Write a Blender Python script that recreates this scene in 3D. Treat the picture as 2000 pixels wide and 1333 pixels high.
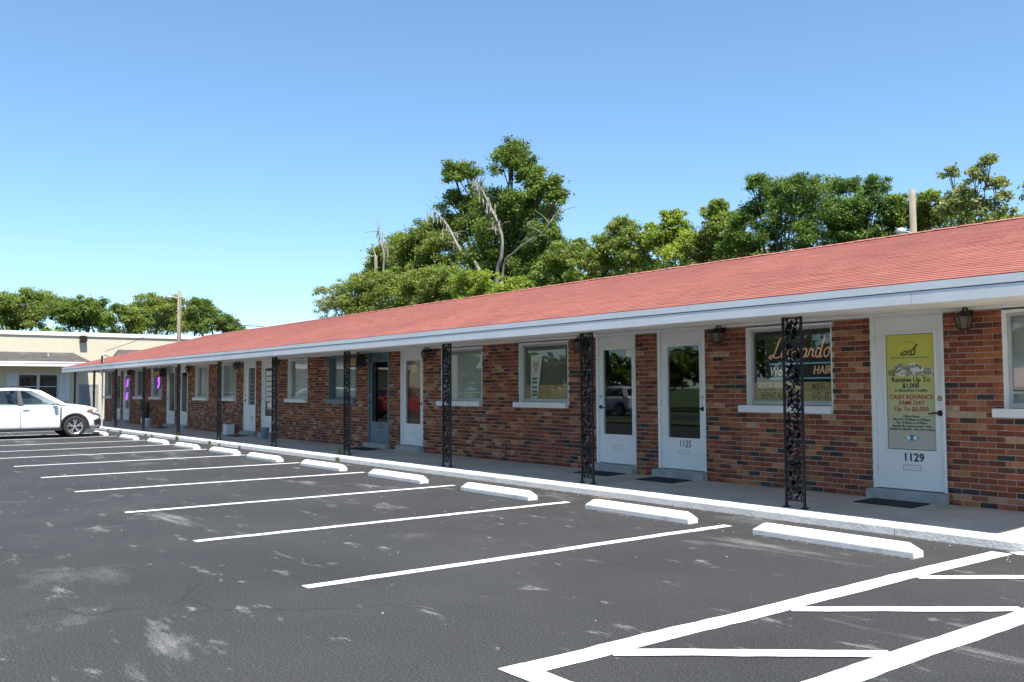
import bpy, bmesh, math, random
import numpy as np
from mathutils import Matrix, Vector

for o in list(bpy.data.objects):
    bpy.data.objects.remove(o, do_unlink=True)
SC = bpy.context.scene
COL = SC.collection
rng = np.random.default_rng(7)
random.seed(7)
R_ = math.radians

# ---------------------------------------------------------------- camera
# X runs along the shop front (to the right), Y from the lot towards the shops, Z up
cam = bpy.data.cameras.new('camera')
cam_o = bpy.data.objects.new('camera', cam)
COL.objects.link(cam_o)
rt = Vector((0.60684283, 0.79480322, -0.00544221))
up = Vector((0.04467618, -0.02727301, 0.99862917))
fw = Vector((-0.79356526, 0.60625409, 0.0520592))
M = Matrix((rt, up, -fw)).transposed().to_4x4()
M.translation = (0, 0, 1.5223)
cam_o.matrix_world = M
cam.sensor_width = 36.0
cam.lens = 1775.9 / 2000 * 36.0
cam.clip_start = 0.05
cam.clip_end = 3000
SC.camera = cam_o

# ---------------------------------------------------------------- sky, sun, exposure
SUN = Vector((0.50, -0.10, 1.0)).normalized()          # towards the sun
elev = math.asin(SUN.z)
azim = math.atan2(SUN.x, SUN.y)
world = bpy.data.worlds.new('World')
SC.world = world
world.use_nodes = True
nt = world.node_tree
bg = nt.nodes['Background']
sky = nt.nodes.new('ShaderNodeTexSky')
sky.sky_type = 'NISHITA'
sky.sun_disc = False
sky.sun_elevation = elev
sky.sun_rotation = azim
sky.altitude = 0
sky.air_density = 0.9
sky.dust_density = 0.0
sky.ozone_density = 4.0
gm = nt.nodes.new('ShaderNodeGamma')                 # soft shoulder and white balance of the whole sky
gm.inputs[1].default_value = 0.86
wb = nt.nodes.new('ShaderNodeMix')
wb.data_type = 'RGBA'
wb.blend_type = 'MULTIPLY'
wb.inputs[0].default_value = 1.0
wb.inputs[7].default_value = (0.83, 0.995, 1.06, 1)
nt.links.new(sky.outputs[0], gm.inputs[0])
nt.links.new(gm.outputs[0], wb.inputs[6])
nt.links.new(wb.outputs[2], bg.inputs[0])
bg.inputs[1].default_value = 0.134
sun = bpy.data.lights.new('sun', 'SUN')
sun.energy = 4.9
sun.angle = R_(0.53)
sun.color = (1.0, 0.95, 0.87)
sun_o = bpy.data.objects.new('sun', sun)
COL.objects.link(sun_o)
sun_o.rotation_euler = SUN.to_track_quat('Z', 'Y').to_euler()
sun_o.location = SUN * 60
SC.view_settings.view_transform = 'Standard'
SC.view_settings.look = 'None'
SC.view_settings.gamma = 1.0
SC.view_settings.use_curve_mapping = False
SC.view_settings.exposure = 0.94
SC.cycles.max_bounces = 8
SC.cycles.transparent_max_bounces = 16

# ---------------------------------------------------------------- materials
def new_mat(name):
    m = bpy.data.materials.new(name)
    m.use_nodes = True
    return m, m.node_tree.nodes, m.node_tree.links, m.node_tree.nodes['Principled BSDF']

def node(ns, t, **kw):
    n = ns.new(t)
    for k, v in kw.items():
        setattr(n, k, v)
    return n

def ramp(ns, stops, interp='LINEAR'):
    r = ns.new('ShaderNodeValToRGB')
    r.color_ramp.interpolation = interp
    e = r.color_ramp.elements
    while len(e) < len(stops):
        e.new(0.5)
    for i, (p, c) in enumerate(stops):
        e[i].position = p
        e[i].color = (*c, 1)
    return r

def mix(ns, ls, fac, a, b, mode='MIX'):
    m = ns.new('ShaderNodeMix')
    m.data_type = 'RGBA'
    m.blend_type = mode
    for sock, v in ((m.inputs[0], fac), (m.inputs[6], a), (m.inputs[7], b)):
        if hasattr(v, 'is_output'):
            ls.new(v, sock)
        elif isinstance(v, (int, float)):
            sock.default_value = v
        else:
            sock.default_value = (*v, 1)
    return m.outputs[2]

def noise(ns, ls, scale, detail=4, rough=0.55, vec=None, dist=0.0):
    n = ns.new('ShaderNodeTexNoise')
    n.inputs['Scale'].default_value = scale
    n.inputs['Detail'].default_value = detail
    n.inputs['Roughness'].default_value = rough
    n.inputs['Distortion'].default_value = dist
    if vec is not None:
        ls.new(vec, n.inputs['Vector'])
    return n.outputs[0]

def coords(ns, ls, scale=(1, 1, 1), rot=(0, 0, 0), kind='Object'):
    t = ns.new('ShaderNodeTexCoord')
    m = ns.new('ShaderNodeMapping')
    m.inputs['Scale'].default_value = scale
    m.inputs['Rotation'].default_value = rot
    ls.new(t.outputs[kind], m.inputs[0])
    return m.outputs[0]

def bump(ns, ls, bsdf, height, strength=0.3, dist=0.01):
    b = ns.new('ShaderNodeBump')
    b.inputs['Strength'].default_value = strength
    b.inputs['Distance'].default_value = dist
    ls.new(height, b.inputs['Height'])
    ls.new(b.outputs[0], bsdf.inputs['Normal'])

def plain(name, col, rough=0.6, var=0.12, scale=6, metal=0.0, bmp=0.0, bscale=60, dirt=None, dirt_amt=0.5, spec=None):
    """paint / plastic / metal with uneven tone, optional stains and fine relief"""
    m, ns, ls, b = new_mat(name)
    v = coords(ns, ls)
    n = noise(ns, ls, scale, 5, 0.6, v)
    lo = tuple(c * (1 - var) for c in col)
    hi = tuple(min(1, c * (1 + var)) for c in col)
    r = ramp(ns, [(0.3, lo), (0.7, hi)])
    ls.new(n, r.inputs[0])
    out = r.outputs[0]
    if dirt:
        n2 = noise(ns, ls, scale * 0.45, 8, 0.68, v, 0.4)
        r2 = ramp(ns, [(0.52, (0, 0, 0)), (0.75, (dirt_amt,) * 3)])
        ls.new(n2, r2.inputs[0])
        out = mix(ns, ls, r2.outputs[0], out, dirt)
    ls.new(out, b.inputs['Base Color'])
    b.inputs['Roughness'].default_value = rough
    b.inputs['Metallic'].default_value = metal
    if spec is not None:
        b.inputs['Specular IOR Level'].default_value = spec
    if bmp:
        bump(ns, ls, b, noise(ns, ls, bscale, 4, 0.6, v), bmp, 0.01)
    return m

def m_asphalt():
    m, ns, ls, b = new_mat('asphalt')
    v = coords(ns, ls)
    g1 = noise(ns, ls, 70, 5, 0.72, v)
    g2 = noise(ns, ls, 190, 2, 0.7, v)
    ad = ns.new('ShaderNodeMath'); ad.operation = 'MULTIPLY_ADD'; ad.inputs[1].default_value = 0.55
    ml = ns.new('ShaderNodeMath'); ml.operation = 'MULTIPLY'; ml.inputs[1].default_value = 0.45
    ls.new(g2, ml.inputs[0]); ls.new(g1, ad.inputs[0]); ls.new(ml.outputs[0], ad.inputs[2])
    grain = ad.outputs[0]
    r = ramp(ns, [(0.34, (0.012, 0.012, 0.012)), (0.46, (0.028, 0.028, 0.029)), (0.54, (0.046, 0.046, 0.046)), (0.66, (0.18, 0.178, 0.175))])
    ls.new(grain, r.inputs[0])
    big = noise(ns, ls, 0.35, 6, 0.65, v, 0.4)
    rb = ramp(ns, [(0.35, (0.80, 0.80, 0.81)), (0.65, (1.12, 1.12, 1.11))])
    ls.new(big, rb.inputs[0])
    c = mix(ns, ls, 1.0, r.outputs[0], rb.outputs[0], 'MULTIPLY')
    # worn chalky areas: ragged streaks and blotches that show on the stone tops
    rg = ramp(ns, [(0.40, (0.0,) * 3), (0.55, (1, 1, 1))])
    ls.new(grain, rg.inputs[0])
    for sc_, rot, lo, hi, am in (((0.30, 1.3, 1), 0.30, 0.60, 0.70, 0.75), ((1.1, 3.0, 1), -0.6, 0.61, 0.69, 0.80), ((0.5, 0.6, 1), 0.9, 0.60, 0.76, 0.50), ((2.4, 5.0, 1), 0.2, 0.65, 0.70, 0.9)):
        vs = coords(ns, ls, sc_, (0, 0, rot))
        p = noise(ns, ls, 1.0, 9, 0.68, vs, 0.35)
        rp = ramp(ns, [(lo, (0, 0, 0)), (hi, (am,) * 3)])
        ls.new(p, rp.inputs[0])
        f = mix(ns, ls, 1.0, rp.outputs[0], rg.outputs[0], 'MULTIPLY')
        c = mix(ns, ls, f, c, (0.30, 0.295, 0.285))
    # hairline cracks
    vo = ns.new('ShaderNodeTexVoronoi'); vo.feature = 'DISTANCE_TO_EDGE'; vo.inputs['Scale'].default_value = 0.33
    nz = ns.new('ShaderNodeTexNoise'); nz.inputs['Scale'].default_value = 1.8; nz.inputs['Detail'].default_value = 5
    ls.new(v, nz.inputs['Vector'])
    vm = mix(ns, ls, 0.35, v, nz.outputs['Color'])
    ls.new(vm, vo.inputs['Vector'])
    rc = ramp(ns, [(0.0, (1, 1, 1)), (0.0035, (0, 0, 0))])
    ls.new(vo.outputs['Distance'], rc.inputs[0])
    rs = ramp(ns, [(0.50, (0, 0, 0)), (0.62, (0.7,) * 3)])
    ls.new(noise(ns, ls, 0.25, 3, 0.5, v), rs.inputs[0])
    f = mix(ns, ls, 1.0, rc.outputs[0], rs.outputs[0], 'MULTIPLY')
    c = mix(ns, ls, f, c, (0.012, 0.012, 0.012))
    ls.new(c, b.inputs['Base Color'])
    b.inputs['Roughness'].default_value = 0.88
    b.inputs['Specular IOR Level'].default_value = 0.3
    bump(ns, ls, b, grain, 0.25, 0.005)
    return m

def m_line():
    m, ns, ls, b = new_mat('line_paint')
    v = coords(ns, ls)
    n = noise(ns, ls, 60, 4, 0.75, v)
    w = noise(ns, ls, 1.6, 6, 0.7, v)
    r = ramp(ns, [(0.26, (0.16, 0.16, 0.16)), (0.34, (0.80, 0.80, 0.79))])
    ls.new(n, r.inputs[0])
    r2 = ramp(ns, [(0.3, (0.82, 0.81, 0.78)), (0.7, (1, 1, 1))])
    ls.new(w, r2.inputs[0])
    ls.new(mix(ns, ls, 1, r.outputs[0], r2.outputs[0], 'MULTIPLY'), b.inputs['Base Color'])
    b.inputs['Roughness'].default_value = 0.7
    bump(ns, ls, b, n, 0.5, 0.006)
    return m

BR = [(0.0, (0.040, 0.033, 0.034)), (0.075, (0.055, 0.041, 0.040)), (0.08, (0.10, 0.036, 0.026)), (0.25, (0.20, 0.048, 0.025)),
      (0.55, (0.30, 0.078, 0.032)), (0.74, (0.37, 0.112, 0.044)), (0.80, (0.29, 0.090, 0.052)), (0.86, (0.40, 0.145, 0.050)),
      (0.95, (0.44, 0.19, 0.085)), (1.0, (0.50, 0.33, 0.22))]

def m_brick(merged):
    m, ns, ls, b = new_mat('brick_merged' if merged else 'brick_single')
    if merged:
        a = node(ns, 'ShaderNodeAttribute', attribute_name='rnd')
        val = a.outputs['Fac']
    else:
        val = ns.new('ShaderNodeObjectInfo').outputs['Random']
    r = ramp(ns, BR)
    ls.new(val, r.inputs[0])
    g = ns.new('ShaderNodeNewGeometry')
    n = noise(ns, ls, 16, 5, 0.7, g.outputs['Position'])
    rr = ramp(ns, [(0.3, (0.70, 0.68, 0.67)), (0.7, (1.28, 1.24, 1.2))])
    ls.new(n, rr.inputs[0])
    c = mix(ns, ls, 1, r.outputs[0], rr.outputs[0], 'MULTIPLY')
    # tan fire-flash on some bricks
    n2 = noise(ns, ls, 9, 4, 0.6, g.outputs['Position'])
    r2 = ramp(ns, [(0.64, (0, 0, 0)), (0.76, (0.6,) * 3)])
    ls.new(n2, r2.inputs[0])
    c = mix(ns, ls, r2.outputs[0], c, (0.40, 0.22, 0.12))
    ls.new(c, b.inputs['Base Color'])
    b.inputs['Roughness'].default_value = 0.8
    bump(ns, ls, b, noise(ns, ls, 140, 4, 0.7, g.outputs['Position']), 0.5, 0.004)
    return m

def m_shingle(merged):
    m, ns, ls, b = new_mat('shingle_merged' if merged else 'shingle_single')
    if merged:
        val = node(ns, 'ShaderNodeAttribute', attribute_name='rnd').outputs['Fac']
    else:
        val = ns.new('ShaderNodeObjectInfo').outputs['Random']
    r = ramp(ns, [(0.0, (0.325, 0.115, 0.092)), (0.12, (0.375, 0.134, 0.108)), (0.85, (0.405, 0.150, 0.122)), (1.0, (0.43, 0.17, 0.14))])
    ls.new(val, r.inputs[0])
    g = ns.new('ShaderNodeNewGeometry')
    n = noise(ns, ls, 0.35, 5, 0.6, g.outputs['Position'])
    rr = ramp(ns, [(0.3, (0.86, 0.86, 0.87)), (0.7, (1.1, 1.1, 1.1))])
    ls.new(n, rr.inputs[0])
    c = mix(ns, ls, 1, r.outputs[0], rr.outputs[0], 'MULTIPLY')
    n2 = noise(ns, ls, 260, 2, 0.7, g.outputs['Position'])
    r2 = ramp(ns, [(0.3, (0.65, 0.65, 0.65)), (0.7, (1.3, 1.3, 1.3))])
    ls.new(n2, r2.inputs[0])
    c = mix(ns, ls, 1, c, r2.outputs[0], 'MULTIPLY')
    ls.new(c, b.inputs['Base Color'])
    b.inputs['Roughness'].default_value = 0.95
    b.inputs['Specular IOR Level'].default_value = 0.2
    return m

def m_glass(name, tint=(0.86, 0.90, 0.89), f0=0.08):
    m = bpy.data.materials.new(name)
    m.use_nodes = True
    ns, ls = m.node_tree.nodes, m.node_tree.links
    ns.clear()
    out = ns.new('ShaderNodeOutputMaterial')
    t = ns.new('ShaderNodeBsdfTransparent')
    t.inputs[0].default_value = (*tint, 1)
    gl = ns.new('ShaderNodeBsdfGlossy')
    gl.inputs['Roughness'].default_value = 0.015
    gl.inputs['Color'].default_value = (0.93, 0.96, 0.97, 1)
    lw = ns.new('ShaderNodeLayerWeight'); lw.inputs[0].default_value = 0.5      # facing = 1 - cos
    pw = ns.new('ShaderNodeMath'); pw.operation = 'POWER'; pw.inputs[1].default_value = 5
    ls.new(lw.outputs['Facing'], pw.inputs[0])
    f = ns.new('ShaderNodeMath'); f.operation = 'MULTIPLY_ADD'; f.inputs[1].default_value = 1 - f0; f.inputs[2].default_value = f0
    ls.new(pw.outputs[0], f.inputs[0])
    v = coords(ns, ls)
    b = ns.new('ShaderNodeBump')
    b.inputs['Strength'].default_value = 0.02
    b.inputs['Distance'].default_value = 0.02
    ls.new(noise(ns, ls, 1.3, 1, 0.4, v), b.inputs['Height'])
    ls.new(b.outputs[0], gl.inputs['Normal'])
    mx = ns.new('ShaderNodeMixShader')
    ls.new(f.outputs[0], mx.inputs[0])
    ls.new(t.outputs[0], mx.inputs[1])
    ls.new(gl.outputs[0], mx.inputs[2])
    ls.new(mx.outputs[0], out.inputs[0])
    return m

def m_leaf(name, dark, light, pale=None):
    m = bpy.data.materials.new(name)
    m.use_nodes = True
    ns, ls = m.node_tree.nodes, m.node_tree.links
    b = ns['Principled BSDF']
    out = ns['Material Output']
    a = node(ns, 'ShaderNodeAttribute', attribute_name='rnd')
    st = [(0.0, dark), (0.62, light)]
    st += [(0.9, tuple(c * 1.25 for c in light)), (1.0, pale or tuple(c * 1.5 for c in light))]
    r = ramp(ns, st)
    ls.new(a.outputs['Fac'], r.inputs[0])
    ls.new(r.outputs[0], b.inputs['Base Color'])
    b.inputs['Roughness'].default_value = 0.55
    b.inputs['Specular IOR Level'].default_value = 0.35
    tr = ns.new('ShaderNodeBsdfTranslucent')
    c2 = mix(ns, ls, 1, r.outputs[0], (1.15, 1.3, 0.5), 'MULTIPLY')
    ls.new(c2, tr.inputs[0])
    mx = ns.new('ShaderNodeMixShader')
    mx.inputs[0].default_value = 0.42
    ls.new(b.outputs[0], mx.inputs[1])
    ls.new(tr.outputs[0], mx.inputs[2])
    ls.new(mx.outputs[0], out.inputs[0])
    return m

def m_emit(name, col, s):
    m, ns, ls, b = new_mat(name)
    b.inputs['Base Color'].default_value = (*col, 1)
    b.inputs['Emission Color'].default_value = (*col, 1)
    b.inputs['Emission Strength'].default_value = s
    return m

def m_grass():
    m, ns, ls, b = new_mat('grass_ground')
    v = coords(ns, ls)
    n = noise(ns, ls, 3, 6, 0.7, v)
    r = ramp(ns, [(0.3, (0.035, 0.055, 0.015)), (0.55, (0.065, 0.10, 0.025)), (0.75, (0.13, 0.13, 0.05))])
    ls.new(n, r.inputs[0])
    ls.new(r.outputs[0], b.inputs['Base Color'])
    b.inputs['Roughness'].default_value = 0.9
    bump(ns, ls, b, noise(ns, ls, 40, 4, 0.8, v), 0.8, 0.03)
    return m

MAT = dict(
    asphalt=m_asphalt(), line=m_line(), grass=m_grass(),
    brick=m_brick(False), brick_m=m_brick(True), shingle=m_shingle(False), shingle_m=m_shingle(True),
    mortar=plain('mortar', (0.47, 0.42, 0.35), 0.9, 0.2, 12, bmp=0.5, bscale=150),
    kerb=plain('kerb_paint', (0.60, 0.60, 0.59), 0.8, 0.10, 5, bmp=0.7, bscale=34, dirt=(0.36, 0.34, 0.31), dirt_amt=0.55),
    stop=plain('stop_paint', (0.74, 0.74, 0.73), 0.75, 0.06, 7, bmp=0.5, bscale=50, dirt=(0.34, 0.32, 0.29), dirt_amt=0.45),
    walk=plain('walk_concrete', (0.52, 0.445, 0.36), 0.9, 0.14, 2.2, bmp=0.35, bscale=110, dirt=(0.22, 0.20, 0.18), dirt_amt=0.5),
    step=plain('step_concrete', (0.40, 0.40, 0.39), 0.9, 0.15, 6, bmp=0.4, bscale=90, dirt=(0.24, 0.24, 0.23), dirt_amt=0.6),
    white=plain('white_trim', (0.85, 0.85, 0.84), 0.5, 0.05, 1.2, bmp=0.08, bscale=40, dirt=(0.55, 0.53, 0.49), dirt_amt=0.35),
    door=plain('white_door', (0.86, 0.86, 0.85), 0.45, 0.04, 1.5, bmp=0.05, bscale=30, dirt=(0.60, 0.58, 0.55), dirt_amt=0.25),
    soffit=plain('soffit_board', (0.80, 0.75, 0.68), 0.7, 0.08, 1.6, bmp=0.1, bscale=30, dirt=(0.42, 0.33, 0.25), dirt_amt=0.45),
    blue=plain('bluegrey_paint', (0.125, 0.200, 0.235), 0.45, 0.07, 2, bmp=0.05, bscale=30),
    alu=plain('aluminium', (0.55, 0.56, 0.56), 0.45, 0.10, 4, metal=0.6),
    iron=plain('black_iron', (0.012, 0.012, 0.014), 0.55, 0.3, 8, bmp=0.3, bscale=90, dirt=(0.05, 0.028, 0.018), dirt_amt=0.5),
    bronze=plain('dark_bronze', (0.030, 0.022, 0.018), 0.4, 0.2, 10, metal=0.4),
    brass=plain('brass', (0.55, 0.40, 0.16), 0.3, 0.1, 10, metal=0.9),
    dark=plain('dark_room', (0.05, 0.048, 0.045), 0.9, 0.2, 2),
    mat=plain('rubber_mat', (0.018, 0.018, 0.018), 0.85, 0.3, 30, bmp=0.8, bscale=120),
    blind=plain('blind', (0.70, 0.72, 0.70), 0.6, 0.04, 3),
    curtain=plain('curtain', (0.72, 0.70, 0.66), 0.85, 0.08, 5),
    brownblind=plain('brown_blind', (0.26, 0.10, 0.045), 0.7, 0.2, 6),
    greydoor=plain('grey_door', (0.30, 0.30, 0.29), 0.6, 0.08, 5),
    butt=plain('shingle_edge', (0.10, 0.035, 0.03), 0.95, 0.3, 8),
    board=plain('grey_green_board', (0.17, 0.175, 0.125), 0.85, 0.12, 2.5),
    cardboard=plain('cardboard', (0.50, 0.34, 0.16), 0.85, 0.08, 6),
    pink=plain('pink_paper', (0.70, 0.42, 0.42), 0.8, 0.04, 4),
    paper=plain('paper', (0.80, 0.79, 0.76), 0.8, 0.03, 4),
    note=plain('note', (0.72, 0.66, 0.34), 0.8, 0.03, 4),
    ink=plain('ink', (0.03, 0.03, 0.04), 0.7, 0.1, 5),
    inkgrey=plain('ink_grey', (0.28, 0.27, 0.16), 0.8, 0.1, 5),
    inkred=plain('ink_red', (0.45, 0.035, 0.05), 0.7, 0.1, 5),
    inkblue=plain('ink_blue', (0.03, 0.22, 0.48), 0.7, 0.1, 5),
    money=plain('banknote', (0.36, 0.38, 0.30), 0.8, 0.35, 30),
    frost=plain('lamp_glass', (0.13, 0.12, 0.105), 0.25, 0.1, 6),
    neon_o=m_emit('neon_orange', (0.66, 0.36, 0.25), 0.12), neon_w=m_emit('neon_white', (0.55, 0.62, 0.55), 0.12),
    neon_b=m_emit('neon_blue', (0.14, 0.30, 0.40), 0.14), neon_p=m_emit('neon_purple', (0.40, 0.08, 0.85), 1.4),
    glass=m_glass('window_glass', (0.90, 0.93, 0.92), 0.08), doorglass=m_glass('door_glass', (0.70, 0.73, 0.72), 0.085), carglass=m_glass('car_glass', (0.60, 0.66, 0.64), 0.06),
    wood=plain('sign_wood', (0.40, 0.22, 0.07), 0.6, 0.25, 14, bmp=0.2),
    cream=plain('cream_stucco', (0.58, 0.535, 0.405), 0.9, 0.04, 0.5, bmp=0.3, bscale=20, dirt=(0.62, 0.55, 0.40), dirt_amt=0.25),
    darkshingle=plain('dark_shingle', (0.075, 0.066, 0.064), 0.95, 0.25, 2.5, bmp=0.6, bscale=30, dirt=(0.20, 0.18, 0.17), dirt_amt=0.5),
    shutter=plain('white_shutter', (0.74, 0.75, 0.77), 0.5, 0.04, 3),
    carpaint=plain('car_white', (0.80, 0.80, 0.80), 0.18, 0.01, 3, spec=0.6),
    carred=plain('car_red', (0.38, 0.03, 0.03), 0.2, 0.05, 3, spec=0.6),
    black=plain('black_plastic', (0.022, 0.022, 0.023), 0.5, 0.15, 20),
    tyre=plain('tyre', (0.028, 0.026, 0.025), 0.85, 0.2, 30),
    chrome=plain('alloy', (0.62, 0.62, 0.63), 0.25, 0.05, 6, metal=0.85),
    lens=plain('headlamp', (0.50, 0.52, 0.54), 0.1, 0.1, 12, spec=0.8),
    amber=plain('amber_lens', (0.60, 0.16, 0.03), 0.2, 0.1, 12),
    seat=plain('seat_fabric', (0.05, 0.05, 0.052), 0.9, 0.1, 12),
    bark=plain('bark', (0.10, 0.085, 0.07), 0.95, 0.35, 5, bmp=0.9, bscale=14),
    deadwood=plain('dead_wood', (0.27, 0.24, 0.205), 0.95, 0.25, 4, bmp=0.7, bscale=14),
    polewood=plain('pole_wood', (0.25, 0.215, 0.165), 0.95, 0.2, 3, bmp=0.5, bscale=12),
    galv=plain('galvanised', (0.62, 0.64, 0.66), 0.45, 0.1, 6, metal=0.3),
    pot=plain('white_pot', (0.74, 0.76, 0.78), 0.4, 0.03, 4),
    palebox=plain('pale_box', (0.72, 0.75, 0.78), 0.5, 0.04, 4), bluebin=plain('blue_bin', (0.24, 0.36, 0.46), 0.45, 0.05, 4),
    snake=plain('snake_leaf', (0.05, 0.085, 0.045), 0.45, 0.4, 14),
    weed=m_leaf('weed_leaf', (0.07, 0.10, 0.02), (0.16, 0.20, 0.05), (0.34, 0.32, 0.13)),
    litter=plain('leaf_litter', (0.26, 0.14, 0.06), 0.9, 0.4, 30), grit=plain('grit', (0.62, 0.60, 0.56), 0.9, 0.2, 20),
    wire=plain('wire', (0.03, 0.03, 0.03), 0.6, 0.1, 5),
    moss=plain('spanish_moss', (0.30, 0.29, 0.24), 0.95, 0.2, 6),
)
MAT['leaf_oak'] = m_leaf('leaf_oak', (0.062, 0.098, 0.020), (0.190, 0.255, 0.055), (0.33, 0.34, 0.12))
MAT['leaf_mid'] = m_leaf('leaf_mid', (0.095, 0.132, 0.028), (0.255, 0.310, 0.070), (0.42, 0.39, 0.17))
MAT['leaf_bright'] = m_leaf('leaf_bright', (0.14, 0.190, 0.026), (0.33, 0.400, 0.068), (0.46, 0.47, 0.12))
MAT['leaf_pale'] = m_leaf('leaf_pale', (0.15, 0.18, 0.08), (0.32, 0.34, 0.15), (0.48, 0.45, 0.31))
MAT['leaf_feather'] = m_leaf('leaf_feather', (0.050, 0.092, 0.022), (0.160, 0.245, 0.052), (0.29, 0.35, 0.10))

# ---------------------------------------------------------------- builders
def link(name, me, parent=None):
    o = bpy.data.objects.new(name, me)
    COL.objects.link(o)
    if parent is not None:
        o.parent = parent
    return o

def tag(o, label=None, cat=None, group=None, kind=None):
    if label: o['label'] = label
    if cat: o['category'] = cat
    if group: o['group'] = group
    if kind: o['kind'] = kind
    return o

def thing(name, label, cat, loc=(0, 0, 0), rz=0.0, group=None):
    o = link(name, None)
    o.location = loc
    o.rotation_euler = (0, 0, rz)
    o.empty_display_size = 0.3
    return tag(o, label, cat, group)

class MB:
    """collects shapes for ONE mesh object"""
    def __init__(self):
        self.v, self.f, self.m = [], [], []
        self.slot = 0
    def add(self, vs, fs):
        n = len(self.v)
        self.v += [tuple(p) for p in vs]
        self.f += [tuple(i + n for i in q) for q in fs]
        self.m += [self.slot] * len(fs)
        return self
    def box(self, x0, x1, y0, y1, z0, z1):
        vs = [(x, y, z) for z in (z0, z1) for y in (y0, y1) for x in (x0, x1)]
        return self.add(vs, [(0, 2, 3, 1), (4, 5, 7, 6), (0, 1, 5, 4), (2, 6, 7, 3), (0, 4, 6, 2), (1, 3, 7, 5)])
    def prism(self, poly, axis, a, b):
        """poly = list of 2-D points, extruded along axis from a to b"""
        def P(p, t):
            return {0: (t, p[0], p[1]), 1: (p[0], t, p[1]), 2: (p[0], p[1], t)}[axis]
        n = len(poly)
        vs = [P(p, a) for p in poly] + [P(p, b) for p in poly]
        fs = [tuple(range(n))[::-1], tuple(range(n, 2 * n))] + [(i, (i + 1) % n, n + (i + 1) % n, n + i) for i in range(n)]
        return self.add(vs, fs)
    def tube(self, pts, rad, k=8, caps=True):
        pts = [Vector(p) for p in pts]
        rad = rad if isinstance(rad, (list, tuple)) else [rad] * len(pts)
        vs, fs = [], []
        prev = None
        for i, p in enumerate(pts):
            d = (pts[min(i + 1, len(pts) - 1)] - pts[max(i - 1, 0)]).normalized()
            ref = prev if prev is not None else (Vector((0, 0, 1)) if abs(d.z) < 0.9 else Vector((1, 0, 0)))
            a = (ref - d * ref.dot(d)).normalized()
            prev = a
            b = d.cross(a)
            for j in range(k):
                t = 2 * math.pi * j / k
                vs.append(p + (a * math.cos(t) + b * math.sin(t)) * rad[i])
        for i in range(len(pts) - 1):
            for j in range(k):
                fs.append((i * k + j, i * k + (j + 1) % k, (i + 1) * k + (j + 1) % k, (i + 1) * k + j))
        if caps:
            fs.append(tuple(range(k))[::-1])
            fs.append(tuple((len(pts) - 1) * k + j for j in range(k)))
        return self.add(vs, fs)
    def lathe(self, prof, c=(0, 0, 0), k=20, axis=2, caps=True):
        vs, fs = [], []
        for r, h in prof:
            for j in range(k):
                t = 2 * math.pi * j / k
                q = (r * math.cos(t), r * math.sin(t), h)
                if axis == 0: q = (q[2], q[0], q[1])
                if axis == 1: q = (q[0], q[2], q[1])
                vs.append((c[0] + q[0], c[1] + q[1], c[2] + q[2]))
        for i in range(len(prof) - 1):
            for j in range(k):
                fs.append((i * k + j, i * k + (j + 1) % k, (i + 1) * k + (j + 1) % k, (i + 1) * k + j))
        if caps:
            fs.append(tuple(range(k))[::-1])
            fs.append(tuple((len(prof) - 1) * k + j for j in range(k)))
        return self.add(vs, fs)
    def mesh(self, name, *mats):
        me = bpy.data.meshes.new(name)
        me.from_pydata(self.v, [], self.f)
        for mt in mats:
            me.materials.append(MAT[mt] if isinstance(mt, str) else mt)
        if len(mats) > 1:
            me.polygons.foreach_set('material_index', self.m)
        bm = bmesh.new()
        bm.from_mesh(me)
        bmesh.ops.recalc_face_normals(bm, faces=bm.faces)
        bm.to_mesh(me)
        bm.free()
        me.update()
        return me
    def build(self, name, mats, parent=None, bevel=0.0, smooth=False):
        mats = (mats,) if isinstance(mats, str) else mats
        me = self.mesh(name, *mats)
        if bevel:
            bm = bmesh.new()
            bm.from_mesh(me)
            bmesh.ops.bevel(bm, geom=bm.edges[:], offset=bevel, segments=2, affect='EDGES', profile=0.6)
            bm.to_mesh(me)
            bm.free()
        if smooth:
            me.polygons.foreach_set('use_smooth', [True] * len(me.polygons))
        return link(name, me, parent)

def boxes_mesh(name, B, mat, rnd=None):
    """many boxes as one mesh; B = (n,6) x0 x1 y0 y1 z0 z1; only five faces (no back)"""
    B = np.asarray(B, float)
    n = len(B)
    idx = np.array([[0, 2, 4], [1, 2, 4], [0, 3, 4], [1, 3, 4], [0, 2, 5], [1, 2, 5], [0, 3, 5], [1, 3, 5]])
    V = B[:, idx].reshape(-1, 3)
    F = np.array([(0, 1, 5, 4), (0, 4, 6, 2), (1, 3, 7, 5), (4, 5, 7, 6), (0, 2, 3, 1)])
    F = (F[None] + (np.arange(n) * 8)[:, None, None]).reshape(-1, 4)
    return raw_mesh(name, V, F, mat, None if rnd is None else np.repeat(rnd, 8))

def raw_mesh(name, V, F, mat, rnd=None):
    me = bpy.data.meshes.new(name)
    k = F.shape[1]
    me.vertices.add(len(V))
    me.vertices.foreach_set('co', np.ascontiguousarray(V, dtype=np.float32).ravel())
    me.loops.add(F.size)
    me.loops.foreach_set('vertex_index', np.ascontiguousarray(F, dtype=np.int32).ravel())
    me.polygons.add(len(F))
    me.polygons.foreach_set('loop_start', np.arange(len(F), dtype=np.int32) * k)
    if rnd is not None:
        a = me.attributes.new('rnd', 'FLOAT', 'POINT')
        a.data.foreach_set('value', np.asarray(rnd, dtype=np.float32))
    me.materials.append(MAT[mat])
    me.update(calc_edges=True)
    me.validate()
    return me

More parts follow.
